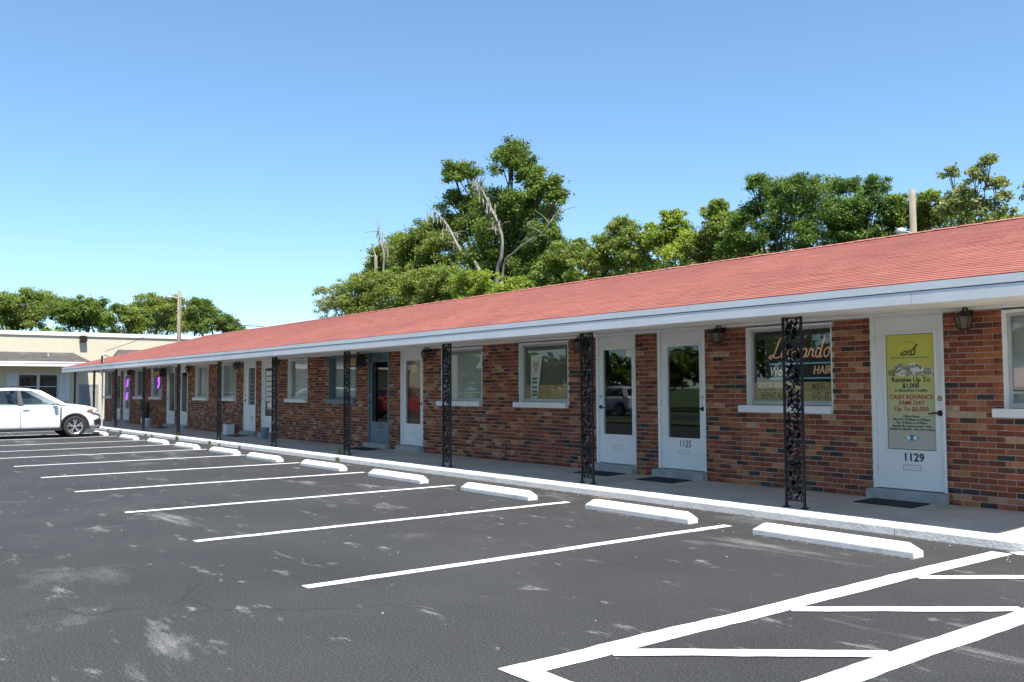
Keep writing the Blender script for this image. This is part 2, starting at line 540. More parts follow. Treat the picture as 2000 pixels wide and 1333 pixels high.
def text_mesh(name, s, size, mat, loc, parent=None, align='CENTER', shear=0.0, xs=1.0, mirror=False, bold=0.0, depth=0.001):
    """flat lettering that faces -Y"""
    cu = bpy.data.curves.new(name, 'FONT')
    cu.body = s
    cu.size = size
    cu.align_x = align
    cu.align_y = 'CENTER'
    cu.shear = shear
    cu.offset = bold
    cu.extrude = depth
    cu.resolution_u = 3
    tmp = bpy.data.objects.new(name, cu)
    COL.objects.link(tmp)
    dg = bpy.context.evaluated_depsgraph_get()
    me = bpy.data.meshes.new_from_object(tmp.evaluated_get(dg))
    bpy.data.objects.remove(tmp, do_unlink=True)
    bpy.data.curves.remove(cu)
    me.transform(Matrix.Diagonal((-xs if mirror else xs, 1, 1, 1)))
    me.transform(Matrix.Rotation(math.pi / 2, 4, 'X'))
    me.materials.clear()
    me.materials.append(MAT[mat])
    o = link(name, me, parent)
    o.location = loc
    return o

def copy_tree(o, parent=None):
    c = o.copy()
    COL.objects.link(c)
    if parent is not None:
        c.parent = parent
    for ch in o.children:
        copy_tree(ch, c)
    return c

def catmull(pts, n=6):
    P = [Vector(p) for p in pts]
    out = []
    for i in range(len(P) - 1):
        a, b, c, d = P[max(i - 1, 0)], P[i], P[i + 1], P[min(i + 2, len(P) - 1)]
        for k in range(n):
            t = k / n
            out.append(0.5 * ((2 * b) + (c - a) * t + (2 * a - 5 * b + 4 * c - d) * t * t + (3 * b - a - 3 * c + d) * t ** 3))
    out.append(P[-1])
    return out

# ================================================================ SETTING
def sheet(name, x0, x1, y0, y1, z, mat, parent=None):
    o = MB().add([(x0, y0, z), (x1, y0, z), (x1, y1, z), (x0, y1, z)], [(0, 1, 2, 3)]).build(name, mat, parent)
    if parent is None:
        o['kind'] = 'structure'
    return o

sheet('ground', -900, 900, -900, 900, -0.03, 'grass')
lot = sheet('parking_lot', -76, 34, -6.0, 8.90, 0.0, 'asphalt')
street = sheet('street', -300, 300, -17.0, -9.5, -0.012, 'asphalt')
sheet('side_lot', -76, -45.6, 8.90, 30, -0.004, 'asphalt')

def painted(name, pts, w, z=0.004, parent=lot):
    """painted stripe along a polyline with slightly uneven edges"""
    a, b = Vector((*pts[0], 0)), Vector((*pts[1], 0))
    n = max(8, int((b - a).length / 0.12))
    d = (b - a).normalized()
    s = Vector((-d.y, d.x, 0))
    vs, fs = [], []
    wob = 0.0
    for i in range(n + 1):
        p = a.lerp(b, i / n)
        wob = wob * 0.8 + random.gauss(0, 0.0035)
        e1, e2 = random.gauss(0, 0.0025), random.gauss(0, 0.0025)
        q1, q2 = p + s * (w / 2 + wob + e1), p + s * (-w / 2 + wob + e2)
        vs += [(q1.x, q1.y, z), (q2.x, q2.y, z)]
    for i in range(n):
        fs.append((2 * i, 2 * i + 1, 2 * i + 3, 2 * i + 2))
    return MB().add(vs, fs).build(name, 'line', parent)

LX = [-6.60, -9.28, -12.02, -14.98, -17.80, -20.78, -23.47, -26.10, -28.95, -32.25, -35.1, -37.9, -40.7, -43.5]
for i, x in enumerate(LX):
    painted('bay_line', [(x + random.uniform(-.02, .02), 3.03 + min(i, 5) * 0.035), (x, 8.02)], 0.125)
painted('aisle_line', [(-3.95, 3.10), (-3.95, 8.62)], 0.185)
painted('aisle_line', [(-2.80, 3.10), (-2.80, 8.62)], 0.185)
painted('aisle_line', [(-4.04, 3.06), (-2.71, 3.06)], 0.17, 0.0056)
for k in range(4):
    y = 3.70 + 1.66 * k
    painted('hatch_stripe', [(-3.87, y - 0.03), (-2.88, y + 1.20)], 0.135, 0.0072)

# kerb: cast lengths painted white, butted with open joints
kerb = link('kerb', None)
tag(kerb, kind='structure')
sec = [(8.80, -0.06), (8.815, 0.075), (8.835, 0.098), (8.86, 0.104), (9.06, 0.108), (9.075, 0.10), (9.075, -0.06)]
x = -47.0
while x < 4:
    L = random.choice([2.4, 3.0, 3.05, 2.75])
    k = MB()
    nseg = int(L / 0.25)
    vs, fs = [], []
    n = len(sec)
    for i in range(nseg + 1):
        xx = x + 0.005 + (L - 0.010) * i / nseg
        for (yy, zz) in sec:
            vs.append((xx, yy + random.gauss(0, 0.0012), zz + (random.gauss(0, 0.001) if zz > 0 else 0)))
    for i in range(nseg):
        for j in range(n):
            fs.append((i * n + j, i * n + (j + 1) % n, (i + 1) * n + (j + 1) % n, (i + 1) * n + j))
    fs += [tuple(range(n)), tuple(nseg * n + j for j in range(n))]
    k.add(vs, fs).build('kerb_stone', 'kerb', kerb)
    x += L

# walkway: concrete slabs with open joints
walk = link('walkway', None)
tag(walk, kind='structure')
x = -47.0
while x < 4:
    L = 3.05
    a, b = x + 0.005, x + L - 0.005
    MB().prism([(9.085, -0.05), (10.62, -0.05), (10.62, 0.137), (9.085, 0.100)], 0, a, b).build('slab', 'walk', walk)
    x += L

# ================================================================ STRIP BUILDING
YW = 10.58                       # face of the brickwork
XL, XR = -44.90, -3.15           # ends of the walls
strip = thing('shop_building', 'long low red brick shop row with a red shingle roof', 'building', (-24, 12, 0))
def sub(o):
    o.matrix_parent_inverse = Matrix.Translation((24, -12, 0))
    return o
class Sub(MB):
    def build(self, name, mats, parent=None, **kw):
        o = super().build(name, mats, strip if parent is None else parent, **kw)
        if parent is None:
            sub(o)
        return o

# openings, left and right edge on the wall face
DOORS = [  # x0, x1, colour, hinge side glass, style
    (-6.38, -5.44, 'door', 'R', 'd1129'), (-10.05, -9.08, 'door', 'R', 'd1125'), (-11.48, -10.54, 'door', 'L', 'd1123'),
    (-18.03, -17.08, 'door', 'R', 'd1119'), (-19.58, -18.55, 'blue', 'L', 'd1121'), (-26.18, -25.22, 'door', 'R', 'paper'),
    (-27.62, -26.66, 'door', 'L', 'd1117'), (-34.00, -33.03, 'door', 'R', 'plain'), (-35.45, -34.50, 'door', 'L', 'plain'),
    (-41.62, -40.68, 'door', 'R', 'neon'), (-43.02, -42.08, 'door', 'L', 'plain')]
WINDOWS = [  # x0, x1, style
    (-4.77, -3.45, 'blindpink'), (-8.32, -6.93, 'neonsign'), (-13.64, -12.21, 'board'), (-16.34, -14.84, 'blind'),
    (-21.72, -20.21, 'bluesill'), (-24.30, -23.00, 'curtain'), (-29.66, -28.30, 'blindpart'), (-32.22, -30.86, 'curtain2'),
    (-37.55, -36.12, 'neonpurple'), (-39.85, -38.55, 'dark'), (-44.72, -43.60, 'dark2')]
ZT = 2.43
op = sorted([(a, b, 'd') for a, b, *_ in DOORS] + [(a, b, 'w') for a, b, _ in WINDOWS])

# masonry core whose face shows as mortar joints
core = Sub()
x = XL
for a, b, t in op:
    core.box(x, a, YW + 0.005, YW + 0.21, -0.05, 2.46)
    if t == 'w':
        core.box(a, b, YW + 0.005, YW + 0.21, -0.05, 1.215)
        core.box(a, b, YW + 0.05, YW + 0.21, 2.375, 2.46)
    else:
        core.box(a, b, YW + 0.02, YW + 0.21, -0.05, 0.255)
        core.box(a, b, YW + 0.03, YW + 0.21, 2.405, 2.46)
    x = b
core.box(x, XR - 0.009, YW + 0.005, YW + 0.21, -0.05, 2.46)
core.box(XL, XL + 0.2, YW + 0.22, 16.6, -0.05, 2.46)
core.box(XR - 0.21, XR - 0.009, YW + 0.22, 16.6, -0.05, 2.46)
core.box(XL + 0.21, XR - 0.22, 16.4, 16.6, -0.05, 2.46)
core.build('wall', 'mortar')
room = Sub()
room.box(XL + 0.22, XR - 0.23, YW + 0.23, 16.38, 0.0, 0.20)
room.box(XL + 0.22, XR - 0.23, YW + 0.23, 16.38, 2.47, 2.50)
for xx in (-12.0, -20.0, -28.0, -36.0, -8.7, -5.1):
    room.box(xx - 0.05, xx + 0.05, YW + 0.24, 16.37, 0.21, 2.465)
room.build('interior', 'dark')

# bricks, course by course in running bond
CH, BL = 0.0682, 0.203
rows, ends = [], []
i = 0
z = 0.137
while z + 0.058 < ZT + 0.01:
    z1 = z + 0.0585
    solid, x = [], XL
    for a, b, t in op:
        lo, hi = (1.165, 2.375) if t == 'w' else (0.135, 2.405)
        if z1 > lo + 0.01 and z < hi - 0.01:
            solid.append((x, a)); x = b
    solid.append((x, XR))
    off = (i % 2) * BL / 2
    for a, b in solid:
        k = math.floor((a - off) / BL)
        g = k * BL + off
        while g < b:
            p, q = max(g + 0.005, a + 0.002), min(g + BL - 0.005, b - 0.002)
            if q - p > 0.025:
                rows.append((p, q, z, z1, abs(q - p - (BL - 0.010)) < 1e-6))
            g += BL
    g = YW + off
    while g < 16.5:
        ends.append((max(g + 0.005, YW + 0.0), min(g + BL - 0.005, 16.58), z, z1))
        g += BL
    z += CH
    i += 1
full = [r for r in rows if r[4] and -10.8 < r[0] < -4.4]
full.sort(key=lambda r: -r[0])
pick = set(id(r) for r in full[:300])
brick_me = []
for v in range(4):
    j = lambda: random.uniform(-0.0018, 0.0018)
    brick_me.append(MB().add([(0 + j(), 0, 0 + j()), (BL - .010 + j(), 0, 0 + j()), (BL - .010 + j(), 0, 0.0585 + j()), (0 + j(), 0, 0.0585 + j()),
                              (0, 0.05, 0), (BL - .010, 0.05, 0), (BL - .010, 0.05, 0.0585), (0, 0.05, 0.0585)],
                             [(0, 1, 2, 3), (4, 7, 6, 5), (0, 4, 5, 1), (1, 5, 6, 2), (2, 6, 7, 3), (3, 7, 4, 0)]).mesh('brick', 'brick'))
for r in rows:
    if id(r) in pick:
        o = link('brick', random.choice(brick_me), strip)
        sub(o)
        o.location = (r[0], YW + random.uniform(-0.0015, 0.0015), r[2])
rest = [r for r in rows if id(r) not in pick]
B = [(p, q, YW + random.uniform(-0.0015, 0.0015), YW + 0.05, a, b) for p, q, a, b, _ in rest]
rv = rng.random(len(B))
for n_, b in enumerate(B):
    if b[0] < -14 and rng.random() < 0.09:
        rv[n_] = rng.uniform(0.93, 1.0)
BE = [(XR - 0.05, XR + random.uniform(-.0015, .0015), p, q, a, b) for p, q, a, b in ends]
me = boxes_mesh('brickwork', B + BE, 'brick_m', np.concatenate([rv, rng.random(len(BE))]))
tag(sub(link('brickwork', me, strip)), kind='stuff')

# ---- eaves
EY, EZ = 8.80, 2.572
EXL, EXR = -45.10, -3.05
RY, RZ = 13.60, 3.911
HIP = EXL + (RY - EY)
BYE = 2 * RY - EY
sf = Sub()
for (ya, za), (yb, zb) in (((8.865, 2.362), (9.26, 2.352)), ((9.26, 2.352), (10.56, 2.432))):
    sf.add([(EXL + .02, ya, za), (EXR - .01, ya, za), (EXR - .01, yb, zb), (EXL + .02, yb, zb),
            (EXL + .02, ya, za + .02), (EXR - .01, ya, za + .02), (EXR - .01, yb, zb + .02), (EXL + .02, yb, zb + .02)],
           [(0, 1, 2, 3), (4, 7, 6, 5), (0, 4, 5, 1), (2, 6, 7, 3), (0, 3, 7, 4), (1, 5, 6, 2)])
sf.build('soffit', 'soffit')
Sub().box(XL, XR, 10.535, 10.578, 2.395, 2.431).build('wall_trim', 'white')
x = EXL
i = 0
while x < EXR - 0.05:
    x2 = min(x + 3.66, EXR)
    Sub().box(x + 0.003, x2 - 0.003, 8.792, 8.872, 2.352 + random.uniform(-.004, .004), 2.476).build('fascia_board', 'white')
    x = x2
x = EXL
first = 1.9
while x < EXR - 0.05:
    x2 = min(x + (first or 3.66), EXR)
    first = None
    Sub().box(x + 0.002, x2 - 0.002, 8.788, 8.8495, 2.487 + random.uniform(-.002, .002), EZ - 0.006).build('drip_board', 'white')
    x = x2
Sub().box(EXL, EXL + 0.02, 8.875, BYE - 0.02, 2.354, EZ - 0.008).build('fascia_board', 'white')
Sub().box(EXL, EXR, BYE - 0.07, BYE - 0.05, 2.354, EZ - 0.008).build('fascia_board', 'white')
Sub().prism([(8.89, 2.37), (BYE - 0.09, 2.37), (BYE - 0.09, 2.56), (RY, RZ - 0.03), (8.89, 2.56)], 0, EXR - 0.10, EXR - 0.012).build('gable_wall', 'white')

# ---- roof: deck, then shingle tabs laid in courses on the slope towards the lot
roof = Sub()
roof.add([(EXL, EY, EZ), (EXR, EY, EZ), (EXR, RY, RZ), (HIP, RY, RZ), (EXL, BYE, EZ), (EXR, BYE, EZ),
          (EXL, EY, EZ - .012), (EXR, EY, EZ - .012), (EXL, BYE, EZ - .012), (EXR, BYE, EZ - .012)],
         [(0, 1, 2, 3), (0, 3, 4), (3, 2, 5, 4), (0, 6, 7, 1), (0, 4, 8, 6), (4, 5, 9, 8)])
roof_o = roof.build('roof', 'shingle_m')
SL = Vector((0, RY - EY, RZ - EZ))
LEN = SL.length
SL.normalize()
NR = Vector((0, -SL.z, SL.y))
EXPO, TW = 0.127, 0.3048
nrow = int(LEN / EXPO)
tabs = []
for r in range(nrow + 1):
    s0 = r * EXPO
    left = EXL + (RY - EY) * (s0 + 0.05) / LEN
    g = EXR
    off = ((r * 0.37) % 1.0) * TW
    g = EXR + off
    sag = random.gauss(0, 0.002)
    while g > left:
        q, p = min(g, EXR + 0.012), max(g - TW, left)
        if q - p > 0.04:
            tabs.append((p + 0.002, q - 0.002, s0 - 0.006 + sag + random.gauss(0, 0.0015), min(s0 + EXPO + 0.012, LEN), 0.0060 + abs(random.gauss(0, 0.0006)), abs(q - p - TW) < 1e-6))
        g -= TW
def tab_verts(p, q, s0, s1, h):
    o = Vector((0, EY, EZ))
    a, b = o + SL * s0, o + SL * s1
    t0, t1 = a + NR * h, b + NR * 0.0012
    u0 = a + NR * 0.0004
    return [(p, u0.y, u0.z), (q, u0.y, u0.z), (q, t0.y, t0.z), (p, t0.y, t0.z), (q, t1.y, t1.z), (p, t1.y, t1.z)]
TF = np.array([(0, 1, 2, 3), (3, 2, 4, 5)])
fulltab = [t for t in tabs if t[5] and t[0] < -4.0 and t[2] < 3.2]
fulltab.sort(key=lambda t: -t[0] + t[2] * 0.8)
pickt = set(id(t) for t in fulltab[:300])
tab_me = []
for v in range(3):
    h = 0.0055 + 0.001 * v
    V = np.array(tab_verts(0, TW - 0.004, 0, EXPO + 0.016, h)) - np.array([0, EY, EZ])
    q = raw_mesh('shingle', V, TF, 'shingle'); q.materials.append(MAT['butt']); q.polygons.foreach_set('material_index', [1, 0]); tab_me.append(q)
for t in tabs:
    if id(t) in pickt:
        o = link('shingle', random.choice(tab_me), roof_o)
        o.location = (t[0], EY + SL.y * t[2], EZ + SL.z * t[2])
rt_ = [t for t in tabs if id(t) not in pickt]
V = np.array([tab_verts(*t[:5]) for t in rt_]).reshape(-1, 3)
F = (TF[None] + (np.arange(len(rt_)) * 6)[:, None, None]).reshape(-1, 4)
me = raw_mesh('shingles', V, F, 'shingle_m', np.repeat(rng.random(len(rt_)), 6))
me.materials.append(MAT['butt']); me.polygons.foreach_set('material_index', np.tile([1, 0], len(rt_)).astype(np.int32))
tag(link('shingles', me, roof_o), kind='stuff')
# ridge and hip caps
cap = MB()
x = HIP
while x < EXR:
    h = random.uniform(0.018, 0.026)
    cap.add([(x, RY - 0.15, RZ - 0.042 + h), (x + 0.2, RY - 0.15, RZ - 0.042 + h - .006), (x + 0.2, RY, RZ + h - .006), (x, RY, RZ + h), (x, RY + 0.15, RZ - 0.042 + h), (x + 0.2, RY + 0.15, RZ - 0.042 + h - .006)],
            [(0, 1, 2, 3), (3, 2, 5, 4)])
    x += 0.19
cap.build('ridge_cap', 'shingle', roof_o)

# ---- doors
def door(x0, x1, col, side, style):
    w = x1 - x0
    zb, zt = 0.262, 2.402
    gl, gr = (x0 + 0.185, x1 - 0.125) if side == 'R' else (x0 + 0.15, x1 - 0.10)
    gb, gt = 0.745, 2.165
    if style == 'd1117':
        gl, gr, gb, gt = x0 + 0.33, x1 - 0.10, 1.06, 2.20
    y = YW + 0.022                                   # face of the leaf
    d = Sub()
    d.box(x0 + 0.002, x0 + 0.048, YW - 0.012, YW + 0.10, zb, zt)          # jambs
    d.box(x1 - 0.030, x1 - 0.002, YW - 0.012, YW + 0.10, zb, zt)
    d.box(x0 + 0.052, gl, y, y + 0.045, zb + 0.006, zt - 0.002)
    d.box(gr, x1 - 0.034, y, y + 0.045, zb + 0.006, zt - 0.002)
    d.box(gl, gr, y + 0.0004, y + 0.045, zb + 0.006, gb)
    d.box(gl, gr, y + 0.0004, y + 0.045, gt, zt - 0.002)
    D = d.build('door', col)
    f = MB()
    for (a, b, c, e) in ((gl - .03, gl + .004, gb - .03, gt + .03), (gr - .004, gr + .03, gb - .03, gt + .03), (gl + .004, gr - .004, gb - .03, gb + .004), (gl + .004, gr - .004, gt - .004, gt + .03)):
        f.box(a, b, y - 0.012, y - 0.0005, c, e)
    f.build('glazing_bead', col if col == 'blue' else 'white', D, bevel=0.003)
    MB().add([(gl, y + .018, gb), (gr, y + .018, gb), (gr, y + .018, gt), (gl, y + .018, gt)], [(0, 1, 2, 3)]).build('glass', 'doorglass', D)
    hx = x1 - 0.075 if side == 'R' else x0 + 0.10
    s = -1 if side == 'R' else 1
    h = MB().lathe([(0.034, 0), (0.034, -0.012), (0.015, -0.016), (0.013, -0.05)], (hx, y, 1.20), 14, 1)
    h.tube([(hx, y - 0.048, 1.20), (hx + s * 0.05, y - 0.052, 1.203), (hx + s * 0.10, y - 0.046, 1.192), (hx + s * 0.125, y - 0.045, 1.195)], [0.012, 0.010, 0.008, 0.006], 8)
    h.build('handle', 'bronze', D, smooth=True)
    MB().lathe([(0.030, 0), (0.030, -0.012), (0.022, -0.022), (0.008, -0.024)], (hx, y, 1.375), 14, 1).build('deadbolt', 'brass' if style == 'd1129' else 'alu', D, smooth=True)
    hg = x0 + 0.050 if side == 'R' else x1 - 0.034
    for zz in (0.50, 1.28, 2.12):
        MB().tube([(hg, y - 0.006, zz - 0.05), (hg, y - 0.006, zz + 0.05)], 0.007, 6).build('hinge', 'alu', D)
    if col == 'door':
        cx = (gl + gr) / 2
        m = MB()
        m.box(cx - .115, cx + .115, y - .006, y - .0005, 0.50, 0.508); m.box(cx - .115, cx + .115, y - .006, y - .0005, 0.562, 0.57)
        m.box(cx - .115, cx - .107, y - .006, y - .0005, 0.508, 0.562); m.box(cx + .107, cx + .115, y - .006, y - .0005, 0.508, 0.562)
        m.build('mail_slot', 'alu', D)
        MB().box(cx - .104, cx + .104, y - .003, y - .0005, 0.512, 0.558).build('mail_flap', 'white', D)
    cx = (gl + gr) / 2
    num = {'d1129': ('1129', 0.135, 1.0), 'd1125': ('1125', 0.15, 0.85), 'd1121': ('1121', 0.20, 0.85), 'd1117': ('1117', 0.17, 0.8)}.get(style)
    if num:
        text_mesh('number', num[0], num[1], 'ink', (cx + 0.02, y - 0.002, 0.655), D, xs=num[2], bold=0.003 if style == 'd1129' else 0.0)
    if style == 'd1121':
        text_mesh('number', '1121', 0.13, 'ink', (cx, y - 0.002, 2.27), D, xs=0.9)
        MB().box(cx - .11, cx + .11, y - .004, y - .0005, 0.50, 0.515).build('mail_slot', 'ink', D)
    # what hangs behind the glass
    if style == 'd1119':
        m = MB()
        x = gl - 0.02
        while x < gr + 0.02:
            m.add([(x, y + .10, gb - .03), (x + .075, y + .125, gb - .03), (x + .075, y + .125, gt + .03), (x, y + .10, gt + .03)], [(0, 1, 2, 3)])
            x += 0.07
        m.build('vertical_blind', 'brownblind', D)
    if style in ('plain', 'neon'):
        MB().box(gl - .03, gr + .03, y + .30, y + .31, gb, gt - 0.3).build('blind', 'curtain' if x0 < -34.2 else 'board', D)
    if style == 'd1117':
        m = MB()
        for k in range(4):
            xx = gl + (gr - gl) * k / 3
            m.box(xx - .006, xx + .006, y - .004, y - .0006, gb, gt)
        for k in range(1, 9):
            zz = gb + (gt - gb) * k / 9
            m.box(gl, gr, y - .003, y - .0007, zz - .006, zz + .006)
        m.build('glazing_bar', 'alu', D)
    # concrete step
    Sub().box(x0 - 0.04, x1 + 0.012, 10.455, YW + 0.018, 0.08, 0.252 + random.uniform(-.004, .004)).build('step', 'step', bevel=0.006)
    return D
for dd in DOORS:
    D = door(*dd)
    if dd[4] == 'd1121':
        D['label'] = 'blue-grey painted door numbered 1121'

# ---- windows
def window(x0, x1, style):
    zb, zt = 1.268, 2.372
    col = 'alu'
    liner = 'blue' if style == 'bluesill' else 'white'
    w = Sub()
    w.box(x0 + .002, x0 + .018, YW - 0.004, YW + 0.16, zb, zt)
    w.box(x1 - .018, x1 - .002, YW - 0.004, YW + 0.16, zb, zt)
    w.box(x0 + .018, x1 - .018, YW - 0.004, YW + 0.16, zt - 0.03, zt)
    W = w.build('window', liner)
    f = MB()
    y = YW + 0.085
    a, b, c, d = x0 + .02, x1 - .02, zb + .004, zt - .032
    for q in ((a, a + .04, c, d), (b - .04, b, c, d), (a + .04, b - .04, c, c + .055), (a + .04, b - .04, d - .035, d)):
        f.box(q[0], q[1], y, y + .045, q[2], q[3])
    if style in ('blind', 'blindpink', 'blindpart'):
        f.box(a + .04, b - .04, y + .004, y + .04, c + .16, c + .185)
    if style in ('dark', 'dark2', 'curtain2'):
        f.box((a + b) / 2 - .015, (a + b) / 2 + .015, y + .004, y + .04, c + .055, d - .035)
    f.build('frame', 'blue' if style == 'bluesill' else col, W)
    MB().add([(a, y + .02, c), (b, y + .02, c), (b, y + .02, d), (a, y + .02, d)], [(0, 1, 2, 3)]).build('pane', 'glass', W)
    MB().box(x0 - 0.105, x1 - 0.004, YW - 0.075, YW + 0.10, 1.168, 1.266).build('sill', 'blue' if style == 'bluesill' else 'white', W, bevel=0.005)
    yi = y + 0.075
    if style.startswith('blind') or style == 'bluesill':
        m = MB()
        z = c + (0.19 if style != 'bluesill' else 0.25)
        while z < d:
            m.add([(a, yi - .012, z), (b, yi - .012, z), (b, yi + .008, z + .020), (a, yi + .008, z + .020)], [(0, 1, 2, 3)])
            z += 0.0235
        m.build('blind', 'blind', W)
        MB().box(a, b, yi + .03, yi + .035, c, d).build('blind_backing', 'curtain', W)
        if style == 'blindpink':
            MB().box(a, b, yi - .035, yi - .030, c + .20, c + .45).build('pink_sheet', 'pink', W)
    elif style.startswith('curtain'):
        n = 60
        vs, fs = [], []
        for i in range(n + 1):
            xx = a + (b - a) * i / n
            dy = 0.022 * math.sin(i * 0.95) + 0.012 * math.sin(i * 0.37 + 1)
            vs += [(xx, yi + .04 + dy, c), (xx, yi + .04 + dy, d)]
        for i in range(n):
            fs.append((2 * i, 2 * i + 2, 2 * i + 3, 2 * i + 1))
        MB().add(vs, fs).build('curtain', 'curtain', W, smooth=True)
    elif style == 'board':
        MB().box(a, b, yi, yi + .012, c, d).build('backing_board', 'board', W)
    elif style == 'neonpurple':
        MB().box(a, a + 0.75, yi + .1, yi + .11, c, c + 0.30).build('blind', 'paper', W)
    return W
for ww in WINDOWS:
    window(*ww)

# ---- ornamental iron posts
def post_meshes():
    PW, PH = 0.275, 2.245
    b = MB()
    for xx in (0.0, PW - 0.026):
        b.box(xx, xx + 0.026, -0.013, 0.013, 0.0, PH)
        b.box(xx - 0.018, xx + 0.044, -0.035, 0.035, -0.004, 0.012)
    b.box(0.026, PW - 0.026, -0.008, 0.008, 0.075, 0.095)
    b.box(0.026, PW - 0.026, -0.008, 0.008, PH - 0.022, PH - 0.004)
    s = MB()
    def leaf(x, z, a, l, w):
        ca, sa = math.cos(a), math.sin(a)
        pts = [(0, 0), (.25 * l, .42 * w), (.55 * l, .5 * w), (.85 * l, .25 * w), (l, 0), (.85 * l, -.25 * w), (.55 * l, -.5 * w), (.25 * l, -.42 * w)]
        s.prism([(x + p * ca - q * sa, z + p * sa + q * ca) for p, q in pts], 1, -0.004, 0.004)
    n = 8
    H = (PH - 0.022 - 0.095) / n
    rr = random.Random(3)
    L_, R2 = 0.026, PW - 0.026
    for k in range(n):
        z0 = 0.095 + k * H
        fl = 1 if k % 2 == 0 else -1
        cx = PW / 2
        stem = [(cx - fl * .09, 0, z0), (cx - fl * .02, 0, z0 + .25 * H), (cx + fl * .055, 0, z0 + .5 * H), (cx + fl * .02, 0, z0 + .75 * H), (cx - fl * .06, 0, z0 + H)]
        s.tube(catmull(stem, 4), 0.0065, 5)
        s.tube(catmull([(cx - fl * .02, 0, z0 + .25 * H), (cx - fl * .08, 0, z0 + .42 * H), (cx - fl * .10, 0, z0 + .62 * H)], 4), 0.005, 5)
        s.tube(catmull([(cx + fl * .055, 0, z0 + .5 * H), (cx + fl * .10, 0, z0 + .62 * H), (cx + fl * .105, 0, z0 + .85 * H)], 4), 0.005, 5)
        for q in range(72):
            t = rr.random()
            bx = L_ + 0.012 + (R2 - L_ - 0.024) * rr.random()
            bz = z0 + H * rr.uniform(0.03, 0.92)
            a = rr.uniform(0, 6.28)
            l = rr.uniform(0.032, 0.06)
            ex = bx + l * math.cos(a)
            if ex < L_ or ex > R2:
                a = math.pi - a
            leaf(bx, bz, a, l, l * 0.5)
    return b.mesh('post', 'iron'), s.mesh('scrollwork', 'iron')
pm, sm = post_meshes()
for x in (-6.68, -10.31, -14.13, -18.09, -22.05, -26.00, -29.69, -33.58, -37.35, -40.85, -44.40):
    P = sub(link('post', pm, strip))
    P.location = (x, 9.18, 0.106)
    link('scrollwork', sm, P)

# ================================================================ THINGS ABOUT THE SHOPS
def wheel_stop(x0, x1, y0=7.72):
    L, W, H = x1 - x0, 0.165, 0.125
    m = MB()
    vs = []
    for (ix, iy, zz) in ((0, 0, 0), (0.0, 0.0, 0.055), (0.085, 0.038, H - .012), (0.10, 0.05, H)):
        vs += [(-L / 2 + ix, iy, zz), (L / 2 - ix, iy, zz), (L / 2 - ix, W - iy, zz), (-L / 2 + ix, W - iy, zz)]
    fs = [(0, 1, 2, 3), (12, 15, 14, 13)]
    for k in range(3):
        for j in range(4):
            fs.append((4 * k + j, 4 * k + (j + 1) % 4, 4 * k + 4 + (j + 1) % 4, 4 * k + 4 + j))
    o = m.add(vs, fs).build('wheel_stop', 'stop', bevel=0.006)
    o.location = ((x0 + x1) / 2, y0, 0)
    o.rotation_euler = (0, 0, random.uniform(-0.008, 0.012))
    tag(o, 'white painted concrete wheel stop at the head of a parking bay', 'wheel stop', 'wheel stops along the kerb')
    return o
stops = []
for x0, x1 in ((-6.04, -4.29), (-8.64, -6.92), (-11.36, -9.72), (-14.30, -12.56), (-17.12, -15.42), (-19.92, -18.22), (-22.50, -20.84),
               (-25.13, -23.50), (-27.85, -26.25), (-30.85, -29.22), (-34.4, -32.8)):
    stops.append(wheel_stop(x0, x1, 7.72 + random.uniform(-.03, .03)))
stops[0]['label'] = 'white concrete wheel stop beside the hatched aisle'
stops[-1]['label'] = 'white concrete wheel stop at the nose of the white car'
for o in stops[1:-1]:
    o['label'] = 'white concrete wheel stop heading an empty bay between two single lines'

def lantern(x, label, group=None, y=YW):
    t = thing('wall_lantern', label, 'lantern', (x, y, 2.18), 0, group)
    MB().lathe([(0.055, 0), (0.055, -0.02), (0.03, -0.03)], (0, 0, 0.20), 14, 1).build('back_plate', 'bronze', t)
    MB().tube(catmull([(0, -.02, .20), (0, -.07, .245), (0, -.125, .235), (0, -.135, .20)], 4), 0.011, 7).build('arm', 'bronze', t)
    def ring(r, z):
        return [(r * math.cos(math.pi / 6 + k * math.pi / 3), -0.135 + r * math.sin(math.pi / 6 + k * math.pi / 3), z) for k in range(6)]
    r0, r1 = ring(0.062, 0.0), ring(0.098, 0.135)
    c = MB().add(ring(0.105, 0.135) + ring(0.06, 0.185) + ring(0.02, 0.205), [(k, (k + 1) % 6, 6 + (k + 1) % 6, 6 + k) for k in range(6)] + [(6 + k, 6 + (k + 1) % 6, 12 + (k + 1) % 6, 12 + k) for k in range(6)] + [tuple(range(12, 18)), tuple(range(5, -1, -1))])
    c.build('cap', 'bronze', t)
    cage = MB()
    for k in range(6):
        cage.tube([r0[k], r1[k]], 0.006, 5)
        cage.tube([r0[k], r0[(k + 1) % 6]], 0.006, 5)
    cage.add(ring(0.05, -0.015) + ring(0.064, 0.002), [(k, (k + 1) % 6, 6 + (k + 1) % 6, 6 + k) for k in range(6)] + [tuple(range(5, -1, -1)), tuple(range(6, 12))])
    cage.build('cage', 'bronze', t)
    g0, g1 = ring(0.058, 0.003), ring(0.094, 0.134)
    MB().add(g0 + g1, [(k, (k + 1) % 6, 6 + (k + 1) % 6, 6 + k) for k in range(6)]).build('lamp_glass', 'frost', t)
    return t
